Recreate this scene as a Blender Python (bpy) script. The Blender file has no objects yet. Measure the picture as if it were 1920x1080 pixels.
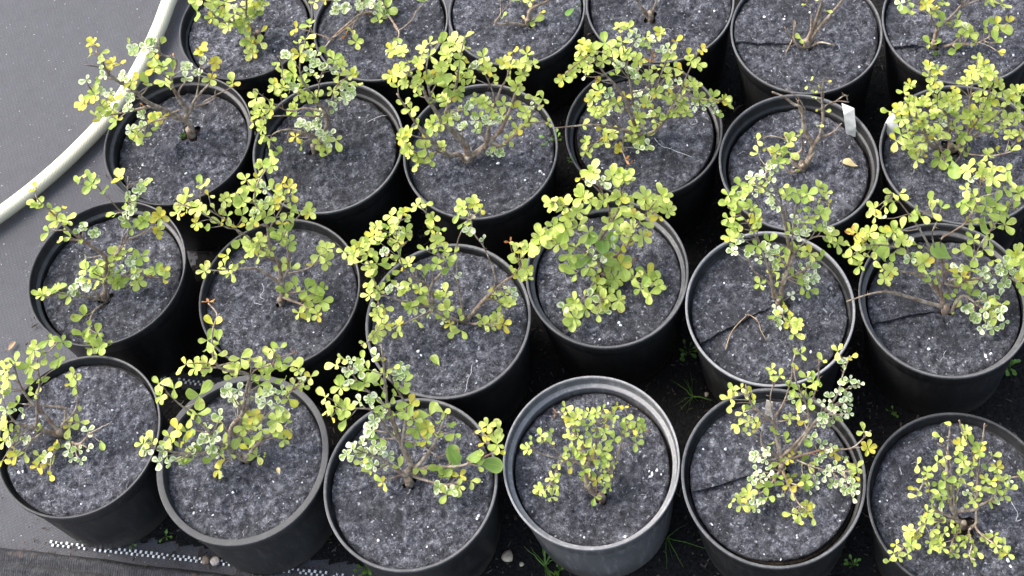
import bpy, math, random
from mathutils import Vector, Matrix, noise

# ------------------------------------------------------------------ camera
scene = bpy.context.scene
C = scene.collection
F_PX, PP_X, PP_Y = 3102.8, 960.0, 540.0 - 639.5      # focal length and principal point in 1920 px units
RIM = 0.1623                                        # height of the pot lips above the ground
CAM = Vector((0.0, 0.0, 1.8998 + RIM))
RIGHT = Vector((0.98220062, -0.14708583, -0.11682338))
DOWN = Vector((-0.18783488, -0.76912122, -0.61087692))
FWD = Vector((0.0, 0.62194719, -0.78305919))
cam_data = bpy.data.cameras.new('camera')
cam_data.sensor_fit = 'HORIZONTAL'
cam_data.sensor_width = 36.0
cam_data.lens = F_PX / 1920.0 * 36.0
cam_data.shift_x = 0.0
cam_data.shift_y = -639.5 / 1920.0
cam_data.clip_start = 0.05
cam_data.clip_end = 500.0
cam = bpy.data.objects.new('camera', cam_data)
C.objects.link(cam)
cam.matrix_world = Matrix(((RIGHT.x, -DOWN.x, -FWD.x, CAM.x), (RIGHT.y, -DOWN.y, -FWD.y, CAM.y),
                           (RIGHT.z, -DOWN.z, -FWD.z, CAM.z), (0, 0, 0, 1)))
scene.camera = cam

# ------------------------------------------------------------------ sky, sun, exposure
SUN_DIR = Vector((-0.80, 0.42, 1.05)).normalized()   # towards the sun
world = bpy.data.worlds.new('World')
scene.world = world
world.use_nodes = True
wn = world.node_tree.nodes
wl = world.node_tree.links
wn.clear()
wo = wn.new('ShaderNodeOutputWorld')
wb = wn.new('ShaderNodeBackground')
ws = wn.new('ShaderNodeTexSky')
ws.sky_type = 'NISHITA'
ws.sun_disc = False
ws.sun_elevation = math.asin(SUN_DIR.z)
ws.sun_rotation = math.atan2(SUN_DIR.x, SUN_DIR.y)
ws.air_density = 1.0
ws.dust_density = 4.0
ws.ozone_density = 1.0
wh = wn.new('ShaderNodeHueSaturation')               # thin cloud: a paler sky
wh.inputs['Saturation'].default_value = 0.72
wl.new(ws.outputs[0], wh.inputs['Color'])
wl.new(wh.outputs[0], wb.inputs[0])
wb.inputs[1].default_value = 0.15
wl.new(wb.outputs[0], wo.inputs[0])
sun_data = bpy.data.lights.new('sun', 'SUN')
sun_data.energy = 1.0
sun_data.angle = math.radians(28)
sun_data.color = (1.0, 0.985, 0.965)
sun = bpy.data.objects.new('sun', sun_data)
C.objects.link(sun)
sun.location = SUN_DIR * 8
sun.rotation_euler = SUN_DIR.to_track_quat('Z', 'Y').to_euler()
vs = scene.view_settings
vs.view_transform = 'Standard'
vs.look = 'None'
vs.gamma = 1.0
vs.use_curve_mapping = False
vs.exposure = 1.78
try:
    scene.cycles.use_denoising = True
except Exception:
    pass

# ------------------------------------------------------------------ helpers
def ray(px, py):
    return FWD + RIGHT * ((px - PP_X) / F_PX) + DOWN * ((py - PP_Y) / F_PX)

def at(px, py, z):
    """world point seen at source pixel (px, py) at height z"""
    v = ray(px, py)
    return CAM + v * ((z - CAM.z) / v.z)

def tag(o, label=None, cat=None, group=None, kind=None):
    if label: o['label'] = label
    if cat: o['category'] = cat
    if group: o['group'] = group
    if kind: o['kind'] = kind
    return o

def empty(name, loc):
    o = bpy.data.objects.new(name, None)
    o.empty_display_size = 0.02
    C.objects.link(o)
    o.location = loc
    return o

def mesh_of(name, verts, faces, mat, smooth=True, uvs=None):
    me = bpy.data.meshes.new(name)
    me.from_pydata([tuple(v) for v in verts], [], faces)
    if smooth:
        me.polygons.foreach_set('use_smooth', [True] * len(me.polygons))
    if uvs is not None:
        ul = me.uv_layers.new(name='UVMap')
        for lp in me.loops:
            ul.data[lp.index].uv = uvs[lp.vertex_index]
    if mat: me.materials.append(mat)
    me.update()
    return me

def obj(name, me, parent=None, loc=None):
    o = bpy.data.objects.new(name, me)
    C.objects.link(o)
    if parent: o.parent = parent
    if loc is not None: o.location = loc
    return o

def smooth_path(pts, step=4):
    """Catmull-Rom through 3D points"""
    if len(pts) < 3:
        return [pts[0].lerp(pts[-1], i / step) for i in range(step + 1)]
    P = [pts[0] * 2 - pts[1]] + pts + [pts[-1] * 2 - pts[-2]]
    out = []
    for i in range(1, len(P) - 2):
        a, b, c, d = P[i - 1], P[i], P[i + 1], P[i + 2]
        for k in range(step):
            t = k / step
            out.append(0.5 * ((2 * b) + (c - a) * t + (2 * a - 5 * b + 4 * c - d) * t * t + (3 * b - a - 3 * c + d) * t ** 3))
    out.append(pts[-1].copy())
    return out

def tube(verts, faces, path, radii, sides=6, uvs=None, cap=True):
    n0 = len(verts)
    up = Vector((0.13, 0.29, 0.95)).normalized()
    L = 0.0
    for i, p in enumerate(path):
        a = path[max(i - 1, 0)]; b = path[min(i + 1, len(path) - 1)]
        t = (b - a)
        if t.length < 1e-9: t = Vector((0, 0, 1))
        t.normalize()
        s = t.cross(up)
        if s.length < 1e-3: s = t.cross(Vector((1, 0, 0)))
        s.normalize()
        u = s.cross(t)
        if i: L += (p - path[i - 1]).length
        for k in range(sides):
            an = 2 * math.pi * k / sides
            verts.append(p + (s * math.cos(an) + u * math.sin(an)) * radii[i])
            if uvs is not None: uvs.append((L, k / sides))
    for i in range(len(path) - 1):
        for k in range(sides):
            a = n0 + i * sides + k; b = n0 + i * sides + (k + 1) % sides
            faces.append((a, b, b + sides, a + sides))
    if cap:
        faces.append(tuple(n0 + (len(path) - 1) * sides + k for k in range(sides)))
        faces.append(tuple(n0 + sides - 1 - k for k in range(sides)))

def lathe(profile, seg=72, wob=0.0, seed=0.0):
    verts, faces = [], []
    n = len(profile)
    for k in range(seg):
        a = 2 * math.pi * k / seg
        w = 1 + wob * math.sin(2 * a + seed) + wob * .6 * math.sin(3 * a + 2.1 * seed)
        for r, z in profile:
            verts.append((r * w * math.cos(a), r * w * math.sin(a), z))
    for k in range(seg):
        k2 = (k + 1) % seg
        for i in range(n - 1):
            faces.append((k * n + i, k2 * n + i, k2 * n + i + 1, k * n + i + 1))
    return verts, faces

# ------------------------------------------------------------------ materials
class NT:
    def __init__(self, name):
        self.m = bpy.data.materials.new(name)
        self.m.use_nodes = True
        self.t = self.m.node_tree
        self.n = self.t.nodes
        self.n.clear()
        self.out = self.n.new('ShaderNodeOutputMaterial')
    def node(self, typ, **kw):
        nd = self.n.new(typ)
        for k, v in kw.items():
            if k.startswith('_'): setattr(nd, k[1:], v)
            else: self.set(nd, k, v)
        return nd
    def set(self, nd, key, v):
        s = nd.inputs[int(key[1:])] if (key[0] == 'i' and key[1:].isdigit()) else nd.inputs[key.replace('__', ' ')]
        if isinstance(v, bpy.types.NodeSocket): self.t.links.new(v, s)
        else: s.default_value = v
    def math(self, op, a, b=0.0, clamp=False):
        nd = self.node('ShaderNodeMath', _operation=op, _use_clamp=clamp)
        self.set(nd, 'i0', a); self.set(nd, 'i1', b)
        return nd.outputs[0]
    def ramp(self, fac, stops):
        nd = self.node('ShaderNodeValToRGB')
        e = nd.color_ramp.elements
        while len(e) < len(stops): e.new(0.5)
        for el, (p, c) in zip(e, stops):
            el.position = p
            el.color = (c, c, c, 1) if isinstance(c, (int, float)) else (*c, 1)
        self.set(nd, 'i0', fac)
        return nd.outputs[0]
    def noise(self, vec, scale, detail=4.0, rough=0.6, dist=0.0):
        nd = self.node('ShaderNodeTexNoise', Scale=scale, Detail=detail, Roughness=rough, Distortion=dist)
        self.set(nd, 'Vector', vec)
        return nd.outputs[0]
    def mix(self, fac, a, b, blend='MIX'):
        nd = self.node('ShaderNodeMix', _data_type='RGBA', _blend_type=blend)
        for key, v in ((0, fac), (6, a), (7, b)):
            s = nd.inputs[key]
            if isinstance(v, bpy.types.NodeSocket): self.t.links.new(v, s)
            elif key == 0: s.default_value = v
            else: s.default_value = (*v, 1) if not isinstance(v, (int, float)) else (v, v, v, 1)
        return nd.outputs[2]
    def bump(self, h, strength, dist):
        nd = self.node('ShaderNodeBump', Strength=strength, Distance=dist)
        self.set(nd, 'Height', h)
        return nd.outputs[0]
    def coords(self, rnd=True):
        tc = self.node('ShaderNodeTexCoord')
        v = tc.outputs['Object']
        if rnd:
            oi = self.node('ShaderNodeObjectInfo')
            ad = self.node('ShaderNodeVectorMath', _operation='ADD')
            cb = self.node('ShaderNodeCombineXYZ')
            k = self.math('MULTIPLY', oi.outputs['Random'], 37.0)
            for i in range(3): self.set(cb, 'i%d' % i, k)
            self.set(ad, 'i0', v); self.set(ad, 'i1', cb.outputs[0])
            v = ad.outputs[0]
        return v
    def principled(self, **kw):
        p = self.node('ShaderNodeBsdfPrincipled')
        for k, v in kw.items():
            key = {'color': 'Base Color', 'rough': 'Roughness', 'spec': 'Specular IOR Level', 'normal': 'Normal', 'metal': 'Metallic'}[k]
            if k == 'color' and not isinstance(v, bpy.types.NodeSocket): v = (*v, 1)
            if isinstance(v, bpy.types.NodeSocket): self.t.links.new(v, p.inputs[key])
            else: p.inputs[key].default_value = v
        return p
    def finish(self, sh):
        self.t.links.new(sh if isinstance(sh, bpy.types.NodeSocket) else sh.outputs[0], self.out.inputs[0])
        return self.m

def mat_plain(name, color, rough=0.6, var=0.25, scale=200.0, spec=0.3, bump=0.0):
    k = NT(name)
    v = k.coords()
    n = k.noise(v, scale)
    lo = tuple(c * (1 - var) for c in color); hi = tuple(min(1, c * (1 + var)) for c in color)
    col = k.ramp(n, [(0.3, lo), (0.7, hi)])
    kw = dict(color=col, rough=rough, spec=spec)
    if bump: kw['normal'] = k.bump(n, 1.0, bump)
    return k.finish(k.principled(**kw))

def mat_cloth():
    """woven black ground cloth, dusty"""
    k = NT('ground_cloth')
    tc = k.node('ShaderNodeTexCoord'); v = tc.outputs['Object']
    mp = k.node('ShaderNodeMapping'); k.set(mp, 'Vector', v)
    mp.inputs['Rotation'].default_value = (0, 0, math.radians(-14))
    v = mp.outputs[0]
    sx = k.node('ShaderNodeSeparateXYZ'); k.set(sx, 'i0', v)
    a = k.math('SINE', k.math('MULTIPLY', sx.outputs[0], 2600.0))
    b = k.math('SINE', k.math('MULTIPLY', sx.outputs[1], 2600.0))
    weave = k.math('MULTIPLY', a, b)
    big = k.noise(v, 3.0, 6.0, 0.6)
    mid = k.noise(v, 38.0, 6.0, 0.7)
    fine = k.noise(v, 420.0, 3.0, 0.7)
    dust = k.math('MULTIPLY', k.ramp(big, [(0.3, 0.55), (0.7, 1.0)]), k.ramp(mid, [(0.3, 0.6), (0.75, 1.0)]))
    col = k.mix(dust, (0.017, 0.0174, 0.0215), (0.053, 0.0545, 0.065))
    col = k.mix(k.ramp(fine, [(0.35, 0.0), (0.65, 0.4)]), col, (0.075, 0.075, 0.081))
    col = k.mix(k.math('MULTIPLY', k.ramp(weave, [(0.0, 1.0), (0.6, 0.0)]), 0.35), col, (0.03, 0.03, 0.033))
    rib = k.math('SINE', k.math('MULTIPLY', sx.outputs[1], 1500.0))
    rib2 = k.math('SINE', k.math('MULTIPLY', sx.outputs[0], 1250.0))
    col = k.mix(k.math('MULTIPLY', k.ramp(k.math('ADD', k.math('MULTIPLY', rib, .6), k.math('MULTIPLY', rib2, .4)), [(0.2, 0.0), (0.9, 1.0)]), k.ramp(mid, [(0.35, 0.1), (0.65, 0.5)])), col, (0.105, 0.106, 0.115))
    speck = k.ramp(k.noise(v, 230.0, 2.0, 0.5), [(0.735, 0.0), (0.76, 1.0)])
    col = k.mix(speck, col, (0.34, 0.33, 0.30))
    h = k.math('ADD', k.math('MULTIPLY', weave, 0.35), k.math('ADD', fine, k.math('MULTIPLY', mid, 2.0)))
    return k.finish(k.principled(color=col, rough=0.55, spec=0.45, normal=k.bump(h, 0.8, 0.0010)))

def mat_felt():
    """matted grey black fibre disc"""
    k = NT('felt')
    v = k.coords()
    big = k.noise(v, 17.0, 5.0, 0.65)
    mid = k.noise(v, 95.0, 7.0, 0.80, 0.4)
    fine = k.noise(v, 300.0, 5.0, 0.78, 0.9)
    st = k.node('ShaderNodeMapping'); k.set(st, 'Vector', v)
    st.inputs['Rotation'].default_value = (0, 0, 0.5); st.inputs['Scale'].default_value = (1.0, 0.28, 1.0)
    fib = k.noise(st.outputs[0], 640.0, 3.0, 0.6, 2.0)
    t = k.math('ADD', k.math('MULTIPLY', mid, 0.58), k.math('MULTIPLY', fine, 0.42))
    col = k.ramp(t, [(0.385, (0.007, 0.007, 0.009)), (0.455, (0.030, 0.030, 0.037)), (0.53, (0.115, 0.115, 0.132)), (0.61, (0.36, 0.36, 0.385))])
    col = k.mix(k.ramp(big, [(0.38, 0.65), (0.55, 0.0)]), col, (0.022, 0.022, 0.026), 'MIX')
    col = k.mix(k.ramp(fib, [(0.60, 0.0), (0.72, 0.55)]), col, (0.27, 0.27, 0.29))
    col = k.mix(k.ramp(k.noise(v, 31.0, 5.0, 0.7), [(0.58, 0.0), (0.72, 0.5)]), col, (0.21, 0.21, 0.225))
    sp = k.ramp(k.noise(v, 210.0, 2.0, 0.5), [(0.66, 0.0), (0.71, 0.9)])
    col = k.mix(sp, col, (0.42, 0.42, 0.44))
    oi = k.node('ShaderNodeObjectInfo')
    br = k.ramp(oi.outputs['Random'], [(0.0, (0.80, 0.82, 0.83)), (1.0, (1.24, 1.26, 1.28))])
    col = k.mix(1.0, col, br, 'MULTIPLY')
    h = k.math('ADD', k.math('MULTIPLY', mid, 1.5), k.math('ADD', fine, fib))
    return k.finish(k.principled(color=col, rough=0.75, spec=0.3, normal=k.bump(h, 1.0, 0.0045)))

def mat_pot(name, lo, hi, rough=0.42, scuff=0.35):
    k = NT(name)
    v = k.coords()
    n = k.noise(v, 9.0, 5.0, 0.65)
    st = k.node('ShaderNodeMapping'); k.set(st, 'Vector', v)
    st.inputs['Scale'].default_value = (1, 1, 0.12)
    s = k.noise(st.outputs[0], 130.0, 4.0, 0.7)
    f = k.noise(v, 420.0, 3.0, 0.6)
    col = k.mix(k.ramp(n, [(0.32, 0.0), (0.72, 1.0)]), (lo,) * 3, (hi,) * 3)
    col = k.mix(k.math('MULTIPLY', k.ramp(s, [(0.5, 0.0), (0.68, 1.0)]), scuff), col, (max(hi * 1.9, .050), max(hi * 1.85, .049), max(hi * 1.8, .047)))
    col = k.mix(k.ramp(f, [(0.66, 0.0), (0.74, 0.6)]), col, (hi * 2.4 + .02,) * 3)
    sz = k.node('ShaderNodeSeparateXYZ'); tc0 = k.node('ShaderNodeTexCoord'); k.set(sz, 'i0', tc0.outputs['Object'])
    mud = k.math('MULTIPLY', k.ramp(k.math('ADD', sz.outputs[2], k.math('MULTIPLY', n, 0.05)), [(0.028, 1.0), (0.062, 0.0)]), k.ramp(f, [(0.35, 0.2), (0.6, 0.8)]))
    col = k.mix(mud, col, (0.055, 0.047, 0.038))
    r = k.ramp(k.math('ADD', k.math('MULTIPLY', n, .6), k.math('MULTIPLY', f, .4)), [(0.35, rough - .08), (0.65, rough + .14)])
    return k.finish(k.principled(color=col, rough=r, spec=0.32, normal=k.bump(k.math('ADD', f, s), 0.5, 0.0004)))

def mat_leaf(name, lo, hi, margin=None, tip=None, mvar=0.16):
    k = NT(name)
    uv = k.node('ShaderNodeUVMap'); uv.uv_map = 'UVMap'
    sx = k.node('ShaderNodeSeparateXYZ'); k.set(sx, 'i0', uv.outputs[0])
    u, v = sx.outputs[0], sx.outputs[1]
    oi = k.node('ShaderNodeObjectInfo'); ge = k.node('ShaderNodeNewGeometry')
    rnd = k.math('FRACT', k.math('ADD', oi.outputs['Random'], k.math('MULTIPLY', ge.outputs['Random Per Island'], 7.31)))
    rnd2 = k.math('FRACT', k.math('MULTIPLY', rnd, 17.7))
    tc = k.node('ShaderNodeTexCoord')
    nz = k.noise(tc.outputs['Object'], 260.0, 3.0, 0.6)
    col = k.mix(rnd, lo, hi)
    col = k.mix(k.ramp(nz, [(0.35, 0.22), (0.7, 0.0)]), col, tuple(c * 0.68 for c in lo))
    au = k.math('ABSOLUTE', u)
    edge = k.math('MAXIMUM', au, k.ramp(v, [(0.62, 0.0), (1.0, 1.0)]))
    if margin:
        wv = k.node('ShaderNodeTexNoise', Scale=4.0, Detail=2.0)
        cb = k.node('ShaderNodeCombineXYZ'); k.set(cb, 'i0', u); k.set(cb, 'i1', v); k.set(cb, 'i2', k.math('MULTIPLY', rnd, 40.0))
        k.set(wv, 'Vector', cb.outputs[0])
        e2 = k.math('ADD', edge, k.math('MULTIPLY', k.math('SUBTRACT', wv.outputs[0], 0.5), 1.5))
        e2 = k.math('ADD', e2, k.math('MULTIPLY', k.math('SUBTRACT', rnd2, 0.5), 0.9))
        col = k.mix(k.ramp(e2, [(0.40, 0.0), (0.58, 1.0)]), col, margin)
    if tip:
        col = k.mix(k.math('MULTIPLY', k.ramp(edge, [(0.55, 0.0), (1.0, 1.0)]), rnd2), col, tip)
    # brown blemishes on some leaves
    bl = k.noise(tc.outputs['Object'], 1.0, 2.0, 0.5); bl.node.inputs['Scale'].default_value = 3.2
    ad = k.node('ShaderNodeVectorMath', _operation='ADD'); k.set(ad, 'i0', tc.outputs['Object'])
    c3 = k.node('ShaderNodeCombineXYZ'); k.set(c3, 'i0', k.math('MULTIPLY', rnd, 23.0)); k.set(ad, 'i1', c3.outputs[0])
    k.t.links.new(ad.outputs[0], bl.node.inputs['Vector'])
    spot = k.math('MULTIPLY', k.ramp(bl, [(0.60, 0.0), (0.66, 0.75)]), k.ramp(rnd2, [(0.62, 0.0), (0.72, 1.0)]))
    col = k.mix(spot, col, (0.30, 0.17, 0.05))
    # pale midrib, slightly sunk
    rib = k.ramp(au, [(0.0, 1.0), (0.16, 0.0)])
    col = k.mix(k.math('MULTIPLY', rib, 0.22), col, tuple(min(1, c * 1.5 + .03) for c in hi))
    back = k.mix(0.55, col, (0.36, 0.42, 0.24))
    col = k.mix(ge.outputs['Backfacing'], col, back)
    p = k.principled(color=col, rough=0.42, spec=0.42, normal=k.bump(k.math('ADD', k.math('MULTIPLY', nz, .4), k.math('MULTIPLY', rib, -.5)), 0.5, 0.0006))
    tr = k.node('ShaderNodeBsdfTranslucent'); k.set(tr, 'Color', k.mix(0.35, col, hi))
    mx = k.node('ShaderNodeMixShader', i0=0.36)
    k.t.links.new(p.outputs[0], mx.inputs[1]); k.t.links.new(tr.outputs[0], mx.inputs[2])
    return k.finish(mx)

def mat_bark():
    k = NT('bark')
    v = k.coords()
    n = k.noise(v, 130.0, 5.0, 0.7)
    f = k.noise(v, 600.0, 3.0, 0.7)
    b = k.noise(v, 22.0, 3.0, 0.6)
    col = k.ramp(n, [(0.3, (0.075, 0.052, 0.036)), (0.48, (0.21, 0.16, 0.11)), (0.68, (0.44, 0.39, 0.31))])
    col = k.mix(k.ramp(b, [(0.5, 0.0), (0.68, 0.6)]), col, (0.16, 0.075, 0.045))
    return k.finish(k.principled(color=col, rough=0.7, spec=0.25, normal=k.bump(k.math('ADD', n, f), 0.9, 0.0008)))

def mat_hose():
    k = NT('hose')
    uv = k.node('ShaderNodeUVMap'); uv.uv_map = 'UVMap'
    sx = k.node('ShaderNodeSeparateXYZ'); k.set(sx, 'i0', uv.outputs[0])
    u, v = sx.outputs[0], sx.outputs[1]
    a = k.math('SINE', k.math('ADD', k.math('MULTIPLY', u, 1500.0), k.math('MULTIPLY', v, 18.85)))
    b = k.math('SINE', k.math('SUBTRACT', k.math('MULTIPLY', u, 900.0), k.math('MULTIPLY', v, 113.1)))
    w = k.math('ADD', a, k.math('MULTIPLY', b, 0.5))
    tc = k.node('ShaderNodeTexCoord')
    n = k.noise(tc.outputs['Object'], 24.0, 5.0, 0.65)
    f = k.noise(tc.outputs['Object'], 170.0, 4.0, 0.65)
    col = k.mix(k.ramp(w, [(0.2, 0.0), (1.0, 1.0)]), (0.62, 0.59, 0.42), (0.66, 0.63, 0.47))
    col = k.mix(k.ramp(n, [(0.45, 0.0), (0.8, 0.3)]), col, (0.60, 0.57, 0.42))
    col = k.mix(k.ramp(f, [(0.66, 0.0), (0.76, 0.7)]), col, (0.30, 0.27, 0.20))
    return k.finish(k.principled(color=col, rough=0.42, spec=0.45, normal=k.bump(w, 0.3, 0.0004)))

def mat_selvedge():
    k = NT('cloth_selvedge')
    tc = k.node('ShaderNodeTexCoord')
    mp = k.node('ShaderNodeMapping'); k.set(mp, 'Vector', tc.outputs['Object'])
    mp.inputs['Rotation'].default_value = (0, 0, math.radians(20))
    sx = k.node('ShaderNodeSeparateXYZ'); k.set(sx, 'i0', mp.outputs[0])
    a = k.math('SINE', k.math('MULTIPLY', sx.outputs[0], 2000.0))
    n = k.noise(tc.outputs['Object'], 160.0, 5.0, 0.7)
    w = k.math('ADD', k.math('MULTIPLY', a, 0.08), n)
    col = k.ramp(w, [(0.30, (0.008, 0.008, 0.009)), (0.55, (0.026, 0.026, 0.029)), (0.85, (0.085, 0.085, 0.09))])
    col = k.mix(k.ramp(k.noise(tc.outputs['Object'], 60.0, 4.0, 0.6), [(0.6, 0.0), (0.72, 0.6)]), col, (0.09, 0.055, 0.04))
    return k.finish(k.principled(color=col, rough=0.7, spec=0.3, normal=k.bump(w, 1.0, 0.002)))

M_CLOTH = mat_cloth()
M_SELVEDGE = mat_selvedge()
M_FELT = mat_felt()
M_POT = {'black': mat_pot('pot_black', 0.0080, 0.021), 'dusty': mat_pot('pot_dusty', 0.010, 0.026, 0.5, 0.5),
         'grey': mat_pot('pot_grey', 0.055, 0.105, 0.46, 0.55)}
M_LIP = {'black': mat_pot('lip_black', 0.018, 0.045, 0.40), 'dusty': mat_pot('lip_dusty', 0.05, 0.10, 0.45),
         'grey': mat_pot('lip_grey', 0.13, 0.22, 0.5), 'wide': mat_pot('lip_wide', 0.034, 0.056, 0.55, 0.2)}
M_SOIL = mat_plain('soil', (0.018, 0.014, 0.011), 0.95, 0.6, 240.0, 0.1, 0.003)
M_DIRT_SHADE = mat_plain('gap_dirt_shade', (0.010, 0.0098, 0.0096), 0.95, 0.6, 240.0, 0.1, 0.003)  # crumbly soil, kept near-black so it also paints shade between the pots
M_BARK = mat_bark()
M_HOSE = mat_hose()
M_DRY = mat_plain('dry_twig', (0.30, 0.21, 0.12), 0.8, 0.4, 160.0)
M_DRYLEAF = mat_plain('dry_leaf', (0.42, 0.34, 0.16), 0.6, 0.35, 160.0)
M_PERLITE = mat_plain('perlite', (0.62, 0.62, 0.63), 0.8, 0.25, 300.0)
M_FIBRE = mat_plain('pale_fibre', (0.46, 0.46, 0.48), 0.7, 0.3, 300.0)
M_SPECK = mat_plain('litter_speck', (0.14, 0.14, 0.148), 0.8, 0.7, 60.0)
M_LITTER = mat_plain('litter', (0.060, 0.047, 0.037), 0.9, 0.8, 90.0)
M_STONE = mat_plain('stone', (0.40, 0.34, 0.25), 0.85, 0.4, 120.0, 0.25, 0.002)
M_TAG = mat_plain('tag_plastic', (0.48, 0.48, 0.45), 0.5, 0.32, 90.0, 0.4)
M_TAG_OLD = mat_plain('tag_weathered', (0.30, 0.28, 0.24), 0.7, 0.3, 120.0, 0.3)
M_STITCH = mat_plain('white_thread', (0.66, 0.68, 0.66), 0.6, 0.3, 400.0)
M_MOSS = mat_plain('moss', (0.045, 0.085, 0.016), 0.9, 0.6, 200.0)
M_GRASS = mat_plain('grass_blade', (0.085, 0.17, 0.03), 0.6, 0.4, 60.0)
M_LEAF = {
    'L': mat_leaf('leaf_lime', (0.43, 0.54, 0.085), (0.57, 0.65, 0.165), None, (0.68, 0.64, 0.23)),
    'G': mat_leaf('leaf_green', (0.26, 0.38, 0.060), (0.43, 0.53, 0.105), None, (0.42, 0.46, 0.12)),
    'V': mat_leaf('leaf_variegated', (0.22, 0.34, 0.07), (0.36, 0.47, 0.13), (0.76, 0.80, 0.53)),
    'Y': mat_leaf('leaf_yellow', (0.46, 0.50, 0.05), (0.64, 0.55, 0.07), None, (0.62, 0.42, 0.10)),
    'B': mat_leaf('leaf_broad', (0.20, 0.33, 0.055), (0.30, 0.43, 0.08), None, (0.36, 0.46, 0.12)),
    'O': mat_leaf('leaf_orange', (0.34, 0.13, 0.035), (0.52, 0.27, 0.06), None, (0.30, 0.09, 0.03)),
}
M_WEED = mat_leaf('leaf_weed', (0.10, 0.24, 0.03), (0.20, 0.38, 0.06))

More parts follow.
